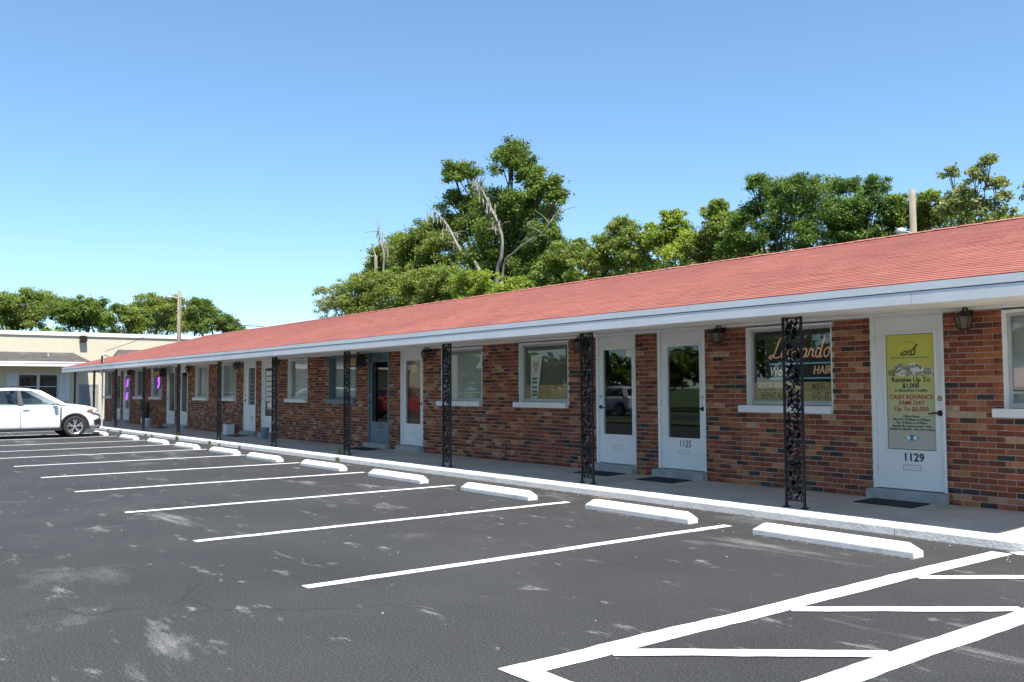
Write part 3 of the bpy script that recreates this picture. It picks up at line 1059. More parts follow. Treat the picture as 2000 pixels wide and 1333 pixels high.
for x, lb in ((-5.13, 'dark bronze wall lantern to the right of the door numbered 1129'),
              (-8.74, 'dark bronze wall lantern between the door numbered 1125 and the neon sign window'),
              (-11.80, 'dark bronze wall lantern half hidden by an iron post beside the cardboard window'),
              (-16.78, 'dark bronze wall lantern beside the door with brown vertical blinds'),
              (-24.92, 'dark bronze wall lantern beside the door with the white paper notice'),
              (-27.98, 'dark bronze wall lantern above the white box by the door numbered 1117'),
              (-32.66, 'dark bronze wall lantern right of the pair of doors by the potted plant'),
              (-40.30, 'dark bronze wall lantern by the door with the purple neon'),):
    lantern(x, lb)

def mat_(x0, x1, y0, y1, skew, label):
    zz = lambda y: 0.100 + (y - 9.085) * 0.0241 + 0.003
    m = MB().add([(x0, y0, zz(y0)), (x1, y0 + skew, zz(y0 + skew)), (x1, y1 + skew, zz(y1 + skew)), (x0, y1, zz(y1)),
                  (x0, y0, zz(y0) + .010), (x1, y0 + skew, zz(y0 + skew) + .010), (x1, y1 + skew, zz(y1 + skew) + .010), (x0, y1, zz(y1) + .010)],
                 [(0, 3, 2, 1), (4, 5, 6, 7), (0, 1, 5, 4), (1, 2, 6, 5), (2, 3, 7, 6), (3, 0, 4, 7)])
    tag(m.build('door_mat', 'mat', bevel=0.003), label, 'door mat')
mat_(-6.32, -5.58, 10.02, 10.44, 0.0, 'black rubber mat at the step of the yellow poster door')
mat_(-9.95, -9.22, 9.96, 10.40, 0.0, 'black rubber mat at the step of the dark glass door left of the neon sign')
mat_(-11.42, -10.62, 9.98, 10.40, 0.01, 'black rubber mat half behind the iron post at a dark glass door')
mat_(-19.60, -18.62, 9.98, 10.42, 0.0, 'black rubber mat before the blue-grey door numbered 1121')
mat_(-27.55, -26.7, 9.98, 10.42, 0.0, 'black rubber mat near the square white box')
mat_(-35.4, -34.45, 9.98, 10.42, 0.0, 'black rubber mat before the pair of doors beside the potted plant')

# poster on the 1129 door
yp = YW + 0.022 + 0.012
p = MB()
px0, px1, pz0, pz1 = -6.185, -5.575, 0.755, 2.155
n = 14
m, ns, ls, b = new_mat('poster_print')
v = coords(ns, ls)
sp = ns.new('ShaderNodeSeparateXYZ'); ls.new(v, sp.inputs[0])
mr = ns.new('ShaderNodeMapRange'); mr.inputs[1].default_value = pz0; mr.inputs[2].default_value = pz1
ls.new(sp.outputs[2], mr.inputs[0])
r = ramp(ns, [(0.05, (0.50, 0.47, 0.41)), (0.28, (0.52, 0.53, 0.32)), (0.55, (0.58, 0.58, 0.22)), (0.85, (0.66, 0.61, 0.10))])
ls.new(mr.outputs[0], r.inputs[0]); ls.new(r.outputs[0], b.inputs['Base Color']); b.inputs['Roughness'].default_value = 0.4
MAT['poster'] = m
post = p.box(px0, px1, yp, yp + 0.003, pz0, pz1).build('poster', 'poster')
tag(post, 'yellow cash advance poster in the glass of the door numbered 1129', 'poster')
cx = (px0 + px1) / 2
yt = yp - 0.0015
for s, size, z, mt, sh, bo in (('Receive Up To', 0.082, 1.600, 'ink', 0, .0016), ('$1,000', 0.078, 1.528, 'ink', 0, .0016), ('in Education Credits', 0.050, 1.472, 'ink', 0, .0006),
                     ('CASH ADVANCE', 0.075, 1.390, 'inkred', 0, .0014), ('SAME DAY', 0.070, 1.318, 'inkred', .25, .0014), ('Up To $6,000', 0.077, 1.242, 'inkred', 0, .0012),
                     ('Office Hours', 0.042, 1.155, 'ink', 0, 0.0004), ('Mon-Fri 10:00am to 8:00pm', 0.042, 1.116, 'ink', 0, .0004), ('Sat 10:00am to 6:00pm', 0.042, 1.077, 'ink', 0, .0004),
                     ('Sunday By Appointment Only', 0.042, 1.036, 'ink', 0, .0004), ('Hablamos Español - Nou Pale Kreyol', 0.0375, 0.998, 'ink', 0, .0004)):
    text_mesh('lettering', s, size, mt, (cx, yt, z), post, shear=sh, bold=bo)
lg = MB()
for pts, rr_ in (([(-.10, 0, 0), (-.12, 0, .012), (-.09, 0, .03), (-.055, 0, .05), (-.035, 0, .03), (-.01, 0, .055), (.01, 0, .035), (.035, 0, .06), (.10, 0, .13)], .007),
                 ([(-.11, 0, 0), (-.05, 0, 0), (-.05, 0, .03)], .007), ([(-.015, 0, .03), (-.015, 0, 0), (.02, 0, 0), (.02, 0, .035)], .007), ([(.02, 0, 0), (.055, 0, .0), (.065, 0, .02), (.065, 0, .08)], .007),
                 ([(-.10, 0, .16), (.04, 0, .16), (.06, 0, .145), (.06, 0, .10)], .002)):
    lg.tube([(cx + q[0], yt, 1.905 + q[2]) for q in pts], rr_, 6)
lg.build('logo', 'ink', post)
lg = MB()
for k in range(22):
    lg.box(cx - .25 + k * .0225, cx - .25 + k * .0225 + .016, yt, yt + .0012, 1.862, 1.880)
lg.build('small_print', 'inkgrey', post)
mo = MB()
rr_ = random.Random(11)
for k in range(70):
    xx = rr_.uniform(-.26, .26)
    top = 0.15 * (1 - (xx / .30) ** 2) * (0.75 + .25 * math.sin(xx * 30))
    zz = 1.665 + rr_.uniform(0, 1) * top
    a = rr_.uniform(-.6, .6)
    l, w_ = rr_.uniform(.03, .055), rr_.uniform(.014, .024)
    ca, sa = math.cos(a), math.sin(a)
    yy = yt - rr_.uniform(0, .003)
    mo.slot = k % 3
    mo.add([(cx + xx + p_ * ca - q_ * sa, yy, zz + p_ * sa + q_ * ca) for p_, q_ in ((-l, -w_), (l, -w_), (l, w_), (-l, w_))], [(0, 1, 2, 3)])
mo.build('money_picture', ('money', 'paper', 'inkgrey'), post)
em = MB().lathe([(0.001, 0), (0.085, 0.0), (0.085, -.001), (0.001, -.001)], (0, 0, 0), 24, 1)
e = em.build('emblem', 'inkblue', post); e.location = (cx, yt, 0.895); e.scale = (1, 1, .40)
em = MB()
for q in (-.045, .04):
    em.lathe([(0.001, 0), (0.026, 0.0), (0.026, -.001), (0.001, -.001)], (cx + q, yt - .0015, 0.895), 16, 1)
em.build('emblem_light', 'paper', post)

# neon sign in the window right of the 1125 door
yn = YW + 0.085 + 0.075
neon = MB().box(-8.14, -6.97, yn + 0.03, yn + 0.05, 1.600, 2.255)
neon = neon.build('neon_sign', 'dark')
tag(neon, 'orange and white neon script sign on a dark panel above the cardboard', 'neon sign')
GL = {'L': [(0.62, 1.0), (0.50, 1.0), (0.40, .72), (0.26, .25), (0.08, .0), (-.06, .06), (.10, .16), (.36, .02), (.62, .08)],
      'e': [(0, .16), (.20, .24), (.26, .40), (.14, .46), (.04, .25), (.12, .02), (.34, .10)],
      'o': [(.20, .46), (.05, .34), (.04, .12), (.17, .0), (.30, .14), (.29, .36), (.20, .46), (.38, .38)],
      'n': [(0, .42), (.05, .0), (.09, .30), (.20, .45), (.26, .30), (.27, .02), (.40, .08)],
      'a': [(.28, .40), (.12, .44), (.02, .20), (.11, 0), (.24, .14), (.30, .42), (.28, .06), (.40, .06)],
      'r': [(-.02, .08), (.07, .46), (.12, .36), (.25, .40), (.22, .08), (.34, .04)],
      'd': [(.28, .38), (.12, .44), (.02, .20), (.11, 0), (.26, .16), (.44, 1.05), (.29, .06), (.42, .06)]}
tb = MB()
x, sc_ = -8.03, 0.275
for ch, adv in zip('Leonardo', (.62, .38, .40, .42, .42, .36, .46, .40)):
    pts = [(x + (q[0] + .18 * q[1]) * sc_ * 0.98, yn, 1.925 + q[1] * sc_) for q in GL[ch]]
    tb.tube(catmull(pts, 5), 0.0105, 6)
    x += adv * sc_ * 1.02
tb.build('neon_script', 'neon_o', neon, smooth=True)
text_mesh('neon_lettering', 'World', 0.185, 'neon_w', (-7.86, yn, 1.735), neon, shear=.22, xs=0.72, depth=.004)
text_mesh('neon_lettering', 'HAIR', 0.160, 'neon_o', (-7.19, yn, 1.745), neon, shear=.22, xs=0.80, depth=.004)
tb = MB()
for zz in (1.845, 1.640):
    tb.tube([(-8.03, yn, zz), (-7.03, yn, zz)], 0.011, 6)
tb.build('neon_bar', 'neon_b', neon)
cb = MB().box(-8.275, -6.955, yn - 0.045, yn - 0.040, 1.325, 1.590).build('cardboard_sign', 'cardboard')
tag(cb, 'cardboard sign lettered CHAIR RENTAL propped below the neon sign', 'sign')
text_mesh('lettering', 'CHAIR', 0.135, 'ink', (-8.07, yn - .0465, 1.520), cb, xs=0.80)
text_mesh('lettering', '407-', 0.135, 'ink', (-7.22, yn - .0465, 1.520), cb, xs=0.9)
text_mesh('lettering', 'RENTAL', 0.135, 'ink', (-7.96, yn - .0465, 1.395), cb, xs=0.78)
text_mesh('lettering', '60-87', 0.150, 'ink', (-7.16, yn - .0465, 1.395), cb, xs=0.95)

# cardboard and paper strip in the board-backed window
ym = YW + 0.085 + 0.055
cb = MB().box(-13.58, -12.27, ym, ym + 0.005, 1.325, 1.585).build('cardboard_sign', 'cardboard')
tag(cb, 'cardboard sign with faded lettering in the window with the paper strip', 'sign')
for s, x, z in (('CALL-', -12.62, 1.52),):
    text_mesh('lettering', s, 0.115, 'inkgrey', (x, ym - .0015, z), cb, xs=0.7)
pb = MB().add([(-13.44, ym - .012, 1.33), (-13.24, ym - .012, 1.33), (-13.08, ym - .02, 2.14), (-13.42, ym - .02, 2.14), (-13.44, ym - .010, 1.33), (-13.24, ym - .010, 1.33), (-13.08, ym - .018, 2.14), (-13.42, ym - .018, 2.14)],
              [(0, 1, 2, 3), (7, 6, 5, 4), (0, 4, 5, 1), (1, 5, 6, 2), (2, 6, 7, 3), (3, 7, 4, 0)]).build('paper_banner', 'paper')
tag(pb, 'white paper strip printed in reverse hanging in the window above the cardboard', 'banner')
for s, z, sz, mt in (('STIC', 1.965, .12, 'ink'), ('PL', 1.86, .14, 'inkred')):
    text_mesh('lettering', s, sz, mt, (-13.315 + (z - 1.4) * .06, ym - .0145 - (z - 1.33) / .81 * .008, z), pb, xs=0.75, mirror=True)

st_ = MB()
for z in (1.70, 1.63, 1.54, 1.46, 1.40):                # illegible lines of print
    yy, xc = ym - .0145 - (z - 1.33) / .81 * .008, -13.325 + (z - 1.4) * .06
    for k in range(5):
        st_.box(xc - .075 + k * .031, xc - .075 + k * .031 + .021, yy - .0008, yy, z - .022, z + .022)
st_.build('print', 'ink', pb)

# notes and papers in door glass
def sheet_on(name, x0, x1, z0, z1, mat, label, y=YW + 0.034, cat='notice'):
    return tag(MB().box(x0, x1, y, y + .002, z0, z1).build(name, mat), label, cat)
sheet_on('paper_note', -17.62, -17.36, 1.90, 2.07, 'note', 'small yellow note on the glass of the door with brown blinds')
sheet_on('paper_note', -10.79, -10.67, 2.04, 2.15, 'paper', 'small white sticker in the top corner of the door glass beside the 1125 door', cat='sticker')
nt_ = sheet_on('paper_notice', -25.96, -25.38, 1.18, 2.08, 'paper', 'tall white paper notice in the glass of the door behind the iron post')
for k in range(5):
    MB().box(-25.88, -25.50, YW + .0325, YW + .0335, 1.30 + k * .15, 1.34 + k * .15).build('print', 'inkgrey', nt_)
for x, w_, z0, z1, lb in ((-37.05, .10, 1.62, 2.12, 'purple neon tube in the window behind the snake plant'), (-41.25, .10, 1.70, 2.0, 'upper purple neon tube in the glass of the far white door'), (-41.30, .10, 1.12, 1.42, 'lower purple neon tube in the glass of the far white door')):
    m = MB()
    yy = YW + (0.15 if x > -40 else 0.065)
    m.tube(catmull([(x - w_, yy, z0), (x + w_ * .6, yy, z0 + (z1 - z0) * .45), (x - w_ * .4, yy, z0 + (z1 - z0) * .55), (x + w_, yy, z1)], 5), 0.035, 7)
    tag(m.build('neon_tube', 'neon_p', smooth=True), lb, 'neon tube')

# box signs under the eaves
def box_sign(x0, x1, z0, z1, label, y0=10.10, y1=10.34):
    t = thing('box_sign', label, 'sign', ((x0 + x1) / 2, y0, z0))
    hw = (x1 - x0) / 2
    MB().box(-hw, hw, 0.0, y1 - y0, 0.0, z1 - z0).build('case', 'black', t, bevel=.006)
    MB().box(-hw + .02, hw - .05, -0.012, -0.001, 0.015, z1 - z0 - 0.10).build('face', 'wood', t)
    MB().box(-hw + .1, -hw + .13, .08, .11, z1 - z0, 2.437 - z0 - .03).build('hanger', 'black', t)
    MB().box(hw - .13, hw - .1, .08, .11, z1 - z0, 2.437 - z0 - .03).build('hanger', 'black', t)
box_sign(-19.95, -19.25, 2.06, 2.36, 'wooden faced box sign hung under the eave near the blue-grey door')
box_sign(-35.60, -34.75, 2.03, 2.33, 'wooden faced box sign hung under the eave above the pair of far doors')

# white box, blue bin, potted snake plant on the walkway
t = MB().box(-0.155, 0.155, -0.13, 0.13, 0, 0.29)
o = t.build('storage_box', 'palebox', bevel=.015); o.location = (-28.15, 10.30, 0.129)
MB().box(-0.165, 0.165, -0.14, 0.14, 0.291, 0.315).build('lid', 'palebox', o, bevel=.008)
tag(o, 'square white box on the walkway beside the door numbered 1117', 'box')
o = MB().lathe([(0.085, 0), (0.11, 0.30), (0.12, 0.305), (0.12, 0.325), (0.10, 0.325), (0.095, 0.29)], (0, 0, 0), 20).build('waste_bin', 'bluebin', smooth=True)
o.location = (-24.98, 10.20, 0.127)
tag(o, 'pale blue bin half hidden by an iron post', 'bin')
t = thing('potted_plant', 'snake plant in a tall white pot on the walkway', 'potted plant', (-36.25, 10.05, 0.124))
MB().lathe([(0.13, 0), (0.15, 0.02), (0.20, 0.30), (0.205, 0.34), (0.18, 0.34), (0.175, 0.28)], (0, 0, 0), 24).build('pot', 'pot', t, smooth=True)
MB().lathe([(0.175, 0.27), (0.01, 0.30)], (0, 0, 0), 20).build('soil', 'bark', t)
for k in range(20):
    a, rr_ = random.uniform(0, 6.28), random.uniform(0, .11)
    h = random.uniform(0.45, 0.85)
    lean = random.uniform(.02, .30)
    tw = random.uniform(0, 3.14)
    c_ = Vector((math.cos(tw), math.sin(tw), 0))
    base = Vector((rr_ * math.cos(a), rr_ * math.sin(a), 0.27))
    vs, fs = [], []
    for i in range(7):
        u = i / 6
        p_ = base + Vector((math.cos(a) * lean * u * u, math.sin(a) * lean * u * u, h * u))
        w_ = 0.034 * (0.55 + 1.1 * u) * (1 - u ** 5)
        vs += [p_ - c_ * w_, p_ + Vector((-c_.y, c_.x, 0)) * .012 * (1 - u), p_ + c_ * w_]
    for i in range(6):
        fs += [(3 * i, 3 * i + 1, 3 * i + 4, 3 * i + 3), (3 * i + 1, 3 * i + 2, 3 * i + 5, 3 * i + 4)]
    MB().add(vs, fs).build('leaf', 'snake', t, smooth=True)

# slim sign post at the kerb beside the car
t = thing('sign_post', 'slim galvanised sign post at the kerb beside the white car', 'sign post', (-38.25, 8.93, 0.10))
MB().box(-0.03, 0.03, -0.022, 0.022, 0, 2.83).build('pole', 'galv', t)
MB().box(-0.16, 0.16, -0.034, -0.026, 2.36, 2.80).build('sign_plate', 'black', t)
MB().box(-0.15, 0.15, -0.036, -0.0345, 2.03, 2.30).build('sign_plate', 'shutter', t)

# ================================================================ CREAM BUILDING BESIDE THE ROW
CX = -52.0
cream = thing('cream_building', 'cream stucco building with dark porch roof beyond the shop row', 'building', (CX, 8, 0))
def cb_(mb, name, mats, parent=None, **kw):
    o = mb.build(name, mats, cream if parent is None else parent, **kw)
    if parent is None:
        o.matrix_parent_inverse = Matrix.Translation((-CX, -8, 0))
    return o
y0, y1 = -14.0, 22.0
HT = 4.40
w0, w1 = 8.11, 9.98           # window
m = MB()
m.box(CX - 0.25, CX, y0, w0, -0.05, HT)
m.box(CX - 0.25, CX, w1, y1, -0.05, HT)
m.box(CX - 0.25, CX, w0, w1, -0.05, 1.10)
m.box(CX - 0.25, CX, w0, w1, 2.40, HT)
m.box(CX - 14, CX - 13.75, y0, y1, -0.05, HT)
m.box(CX - 13.74, CX - 0.26, y0, y0 + 0.25, -0.05, HT)
m.box(CX - 13.74, CX - 0.26, y1 - 0.25, y1, -0.05, HT)
m.box(CX - 13.74, CX - 0.26, y0 + .26, y1 - .26, HT - 0.4, HT - 0.3)
cb_(m, 'wall', 'cream')
m = MB()
for yy in np.arange(y0 + 1.6, y1, 3.2):
    m.box(CX + .001, CX + .004, yy - .008, yy + .008, 3.1, HT - .02)
cb_(m, 'panel_joint', 'soffit')
m = MB()
m.box(CX - 0.32, CX + 0.07, y0 - .06, y1 + .06, HT + .002, HT + 0.20)
m.box(CX - 14.1, CX - 13.7, y0 - .06, y1 + .06, HT + .002, HT + 0.20)
cb_(m, 'coping', 'white')
def porch(ya, yb, xo, ze, zt_, hipL, hipR, hip_in, name='porch_roof'):
    """lean-to roof with sloped ends against the wall: eave line at x=xo"""
    top_a, top_b = ya + (hip_in if hipL else 0), yb - (hip_in if hipR else 0)
    m = MB().add([(xo, ya, ze), (xo, yb, ze), (CX + .005, top_b, zt_), (CX + .005, top_a, zt_), (CX + .005, ya, ze), (CX + .005, yb, ze)],
                 [(0, 1, 2, 3), (0, 3, 4), (1, 5, 2), (0, 4, 5, 1)])
    r_ = cb_(m, name, 'darkshingle')
    f = MB()
    f.box(xo + .003, xo + .03, ya, yb, ze - 0.22, ze + .012)
    f.box(xo + .031, xo + .05, ya, yb, ze - 0.06, ze + .016)
    if hipL: f.box(CX + .01, xo + .002, ya, ya + .03, ze - .22, ze - .004)
    if hipR: f.box(CX + .01, xo + .002, yb - .03, yb, ze - .22, ze - .004)
    f.build('fascia', 'white', r_)
    MB().box(CX + .01, xo, ya + .04, yb - .04, ze - .13, ze - .11).build('soffit', 'soffit', r_)
porch(-10.0, 11.35, CX + 1.35, 2.985, 3.52, False, True, 0.70)
porch(12.55, 21.0, CX + 1.1, 3.25, 3.74, True, False, 0.35)
# window with shutters
W = cb_(MB().box(CX - 0.10, CX + .012, w0, w0 + .05, 1.10, 2.40).box(CX - .10, CX + .012, w1 - .05, w1, 1.10, 2.40).box(CX - .10, CX + .012, w0 + .05, w1 - .05, 1.10, 1.15)
        .box(CX - .10, CX + .012, w0 + .05, w1 - .05, 2.35, 2.40).box(CX - .10, CX + .010, (w0 + w1) / 2 - .06, (w0 + w1) / 2 + .06, 1.15, 2.35)
        .box(CX - .09, CX - .02, w0 + .05, (w0 + w1) / 2 - .06, 1.73, 1.77).box(CX - .09, CX - .02, (w0 + w1) / 2 + .06, w1 - .05, 1.73, 1.77), 'window', 'alu')
MB().add([(CX - .06, w0, 1.1), (CX - .06, w1, 1.1), (CX - .06, w1, 2.4), (CX - .06, w0, 2.4)], [(0, 1, 2, 3)]).build('pane', 'glass', W)
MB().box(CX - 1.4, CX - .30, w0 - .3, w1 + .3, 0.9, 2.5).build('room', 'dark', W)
for ya, yb in ((7.62, 8.06), (10.05, 10.50)):
    m = MB().box(CX + .003, CX + .03, ya, ya + .05, 1.0, 2.44).box(CX + .003, CX + .03, yb - .05, yb, 1.0, 2.44)
    for k in range(26):
        zz = 1.02 + k * .054
        m.add([(CX + .008, ya + .05, zz + .05), (CX + .008, yb - .05, zz + .05), (CX + .028, yb - .05, zz), (CX + .028, ya + .05, zz)], [(0, 1, 2, 3)])
    cb_(m, 'shutter', 'shutter')
# louvred utility door and frame
m = MB().box(CX + .003, CX + .05, 10.98, 11.06, 0.0, 1.86).box(CX + .003, CX + .05, 11.86, 11.94, 0.0, 1.86).box(CX + .003, CX + .05, 11.06, 11.86, 1.78, 1.86)
L_ = cb_(m, 'utility_door', 'greydoor')
m = MB()
for k in range(34):
    zz = 0.05 + k * .05
    m.add([(CX + .012, 11.06, zz + .05), (CX + .012, 11.86, zz + .05), (CX + .04, 11.86, zz), (CX + .04, 11.06, zz)], [(0, 1, 2, 3)])
m.build('louvre', 'greydoor', L_)
# wall-pack light, roof vent
m = MB().prism([(0.0, 0.0), (0.30, 0.06), (0.30, 0.30), (0.0, 0.34)], 1, -0.17, 0.17)
o = m.build('wall_light', 'bronze', bevel=.01)
o.location = (CX + .003, 11.12, 4.08)
tag(o, 'dark box-shaped flood light high on the cream wall', 'wall light')
MB().box(.05, .31, -.15, .15, .345, .375).build('hood', 'galv', o)
MB().lathe([(0.05, 0), (0.05, .16), (.07, .16), (.07, .19)], (CX + .5, 9.40, 3.30), 10).build('vent_pipe', 'galv', None)
tag(bpy.data.objects['vent_pipe'], 'small metal vent pipe on the dark porch roof', 'vent')
# service cables
def cable(pts, r, label, name='cable'):
    tag(MB().tube(catmull(pts, 8), r, 5).build(name, 'wire'), label, 'cable')
cable([(-50.0, 15.5, 6.55), (-45, 14.9, 5.45), (-39, 14.2, 4.45), (-33.6, 13.6, 3.95)], 0.016, 'overhead service cable from the far pole down to the shop roof')
cable([(-50.0, 15.5, 6.2), (-51.0, 14.3, 4.6), (-51.9, 12.2, 3.62)], 0.014, 'service cable slanting across the cream wall')

def utility_pole(x, y, h, label, lamps):
    t = thing('utility_pole', label, 'utility pole', (x, y, -0.03))
    MB().tube([(0, 0, 0), (0.01, 0, h * .5), (0, 0.01, h)], [0.125, 0.115, 0.10], 12).build('pole', 'polewood', t, smooth=True)
    for dz, dy in lamps:
        m = MB().tube([(0, -.10, h + dz), (-.10, -.35, h + dz + .06)], .025, 6)
        m.build('bracket', 'galv', t)
        MB().lathe([(.03, 0), (.13, .04), (.16, .14), (.10, .22), (.03, .24)], (-.16, -.48, h + dz - .08), 12).build('flood_lamp', 'galv', t, smooth=True)
utility_pole(-15.5, 28.4, 8.0, 'weathered timber pole with flood lamps behind the red roof', [(-1.45, 0), (-1.75, 0)])
bpy.data.objects['flood_lamp'].location = (0, 0, 0)
utility_pole(-50.0, 15.5, 6.95, 'weathered timber pole standing between the cream wall and the shop roof', [(-.4, 0)])

# ================================================================ CAR
def loft(st, name):
    """st: list of (x, [(y,z)...]) half sections from bottom centre round to top centre -> closed mirrored shell"""
    n = len(st[0][1])
    vs, fs = [], []
    for x, sec in st:
        ring = [(x, -y, z) for y, z in sec] + [(x, y, z) for y, z in sec[-2:0:-1]]
        vs += ring
    k = 2 * n - 2
    for i in range(len(st) - 1):
        for j in range(k):
            fs.append((i * k + j, i * k + (j + 1) % k, (i + 1) * k + (j + 1) % k, (i + 1) * k + j))
    fs.append(tuple(range(k)))
    fs.append(tuple((len(st) - 1) * k + j for j in range(k)))
    return MB().add(vs, fs)

def bake(o, cutters=()):
    dg = bpy.context.evaluated_depsgraph_get()
    me = bpy.data.meshes.new_from_object(o.evaluated_get(dg))
    o.modifiers.clear()
    old = o.data
    o.data = me
    for c in cutters:
        bpy.data.objects.remove(c, do_unlink=True)
    me.polygons.foreach_set('use_smooth', [True] * len(me.polygons))
    return o

def make_car(label, paint, group=None):
    t = thing('parked_car', label, 'car', (0, 0, 0), 0, group)
    st = []
    #      x     w     zb    belt  top
    for x, w, zb, belt, top in ((-2.13, .66, .42, .92, 1.05), (-2.07, .80, .34, .99, 1.10), (-1.9, .87, .27, 1.03, 1.12), (-1.4, .90, .24, 1.04, 1.12), (-.6, .905, .23, 1.03, 1.10), (.2, .905, .23, 1.02, 1.09),
                                (.75, .90, .23, 1.01, 1.10), (1.0, .895, .23, 1.00, 1.115), (1.3, .885, .24, .985, 1.085), (1.62, .86, .25, .95, 1.045), (1.90, .79, .25, .90, .985), (2.05, .69, .27, .82, .895), (2.11, .58, .34, .68, .74)):
        st.append((x, [(0, zb), (w * .6, zb), (w * .93, zb + .02), (w * .985, zb + .12), (w, .56 if zb < .3 else .6), (w * .992, belt - .10), (w * .955, belt), (w * .86, (belt + top) / 2 + .012), (w * .55, top - .008), (0, top)]))
    body = loft(st, 'body').build('body', paint, t)
    s = body.modifiers.new('s', 'SUBSURF'); s.levels = 2; s.render_levels = 2
    cut = []
    for wx in (1.245, -1.425):
        for sy in (-1, 1):
            c = MB().lathe([(0.395, -0.35), (0.395, 0.35)], (wx, sy * 0.86, 0.345), 40, 1).build('cutter', 'black')
            bo = body.modifiers.new('b', 'BOOLEAN'); bo.operation = 'DIFFERENCE'; bo.object = c; bo.solver = 'EXACT'
            cut.append(c)
    bake(body, cut)
    # greenhouse: roof shell, pillars
    prof = [(-1.98, 1.04), (-1.80, 1.33), (-1.66, 1.50), (-1.35, 1.575), (-.8, 1.615), (-.3, 1.62), (.02, 1.59), (.22, 1.535)]
    rs = MB()
    prof = [(x_, z_ + .012) for x_, z_ in prof]
    vs, fs = [], []
    for x, z in prof[2:]:
        hw = .63 if -1.5 < x < .1 else .60
        for f_, dz in ((-1, -.075), (-.93, -.028), (-.6, -.006), (0, 0.006), (.6, -.006), (.93, -.028), (1, -.075)):
            vs.append((x, f_ * hw, z + dz))
    for i in range(len(prof) - 3):
        for j in range(6):
            fs.append((i * 7 + j, i * 7 + j + 1, i * 7 + 8 + j, i * 7 + 7 + j))
    ro = rs.add(vs, fs).build('roof', paint, t)
    so = ro.modifiers.new('so', 'SOLIDIFY'); so.thickness = .035; so.offset = -1
    s = ro.modifiers.new('s', 'SUBSURF'); s.levels = 2; s.render_levels = 2
    bake(ro)
    def side_y(z):                                   # tumblehome of the side glass
        return .84 - (z - 1.05) * .43
    def panel(pts, sgn, out=0.0):
        return [(x, sgn * (side_y(z) + out), z) for x, z in pts]
    def plate(pl, name, mat, th=.02, parent=t):
        n_ = len(pl)
        m = MB().add(pl, [tuple(range(n_))])
        o = m.build(name, mat, parent)
        if th:
            so = o.modifiers.new('so', 'SOLIDIFY'); so.thickness = th; so.offset = 0
            dg = bpy.context.evaluated_depsgraph_get()
            me = bpy.data.meshes.new_from_object(o.evaluated_get(dg)); o.modifiers.clear(); o.data = me
        return o
    for sg in (-1, 1):
        plate(panel([(1.02, 1.06), (.82, 1.06), (.02, 1.50), (.06, 1.565), (.26, 1.525)], sg), 'pillar', paint, .045)
        plate(panel([(-.42, 1.06), (-.28, 1.06), (-.34, 1.525), (-.44, 1.525)], sg), 'pillar', 'black', .04)
        plate(panel([(-1.24, 1.06), (-1.16, 1.06), (-1.14, 1.51), (-1.24, 1.51)], sg), 'pillar', 'black', .04)
        plate(panel([(-2.03, 1.07), (-1.68, 1.06), (-1.46, 1.42), (-1.36, 1.50), (-1.60, 1.53), (-1.74, 1.44)], sg), 'pillar', paint, .05)
        g1 = plate(panel([(.84, 1.045), (-.30, 1.045), (-.36, 1.53), (-.02, 1.53), (.06, 1.49)], sg, -.004), 'side_window', 'carglass', 0)
        g2 = plate(panel([(-.40, 1.045), (-1.18, 1.045), (-1.16, 1.52), (-.40, 1.53)], sg, -.004), 'side_window', 'carglass', 0)
        g3 = plate(panel([(-1.22, 1.045), (-1.70, 1.055), (-1.44, 1.48), (-1.20, 1.51)], sg, -.004), 'side_window', 'carglass', 0)
        # mirror, handles, cladding, lamps, seams
        m = MB().lathe([(.012, -.10), (.075, -.085), (.098, -.02), (.095, .05), (.06, .085), (.01, .09)], (0, 0, 0), 14, 1)
        o = m.build('mirror', paint, t, smooth=True); o.location = (.66, sg * .985, 1.14); o.scale = (.75, 1.1, .80)
        MB().box(.565, .635, min(sg * .86, sg * .93), max(sg * .86, sg * .93), 1.075, 1.10).build('mirror_stalk', 'black', t)
        for hx in (-.20, -1.05):
            MB().box(hx - .10, hx + .10, min(sg * .895, sg * .93), max(sg * .895, sg * .93), .925, .955).build('door_handle', paint, t, bevel=.008)
        MB().box(-1.02, .85, min(sg * .87, sg * .915), max(sg * .87, sg * .915), .225, .315).build('rocker_trim', 'black', t, bevel=.01)
        sm_ = MB()
        for pts in ([(.80, .33), (.835, .60), (.80, 1.0)], [(-.36, .33), (-.365, .60), (-.36, 1.02)]):
            for (xa, za), (xb, zb_) in zip(pts[:-1], pts[1:]):
                sm_.box(min(xa, xb) - .004, max(xa, xb) + .004, min(sg * .895, sg * .9075), max(sg * .895, sg * .9075), za, zb_)
        sm_.build('door_seam', 'black', t)
        for wx in (1.245, -1.425):
            pts = [(wx + .43 * math.cos(a), sg * .893, .345 + .43 * math.sin(a)) for a in np.linspace(-.18, math.pi + .18, 22)]
            m = MB()
            n_ = len(pts)
            vs = []
            for (x, y, z) in pts:
                d = Vector((x - wx, 0, z - .345)).normalized()
                a_ = Vector((wx, 0, .345)) + d * .398
                b_ = Vector((wx, 0, .345)) + d * .452
                yy = sg * (.898 - max(0, (x - 1.40)) * .12)
                vs += [(a_.x, yy + sg * .012, a_.z), (b_.x, yy + sg * .004, b_.z), (b_.x, yy - sg * .06, b_.z), (a_.x, yy - sg * .06, a_.z)]
            fs = []
            for i in range(n_ - 1):
                for j in range(4):
                    fs.append((4 * i + j, 4 * i + (j + 1) % 4, 4 * i + 4 + (j + 1) % 4, 4 * i + 4 + j))
            m.add(vs, fs).build('arch_trim', 'black', t, smooth=True)
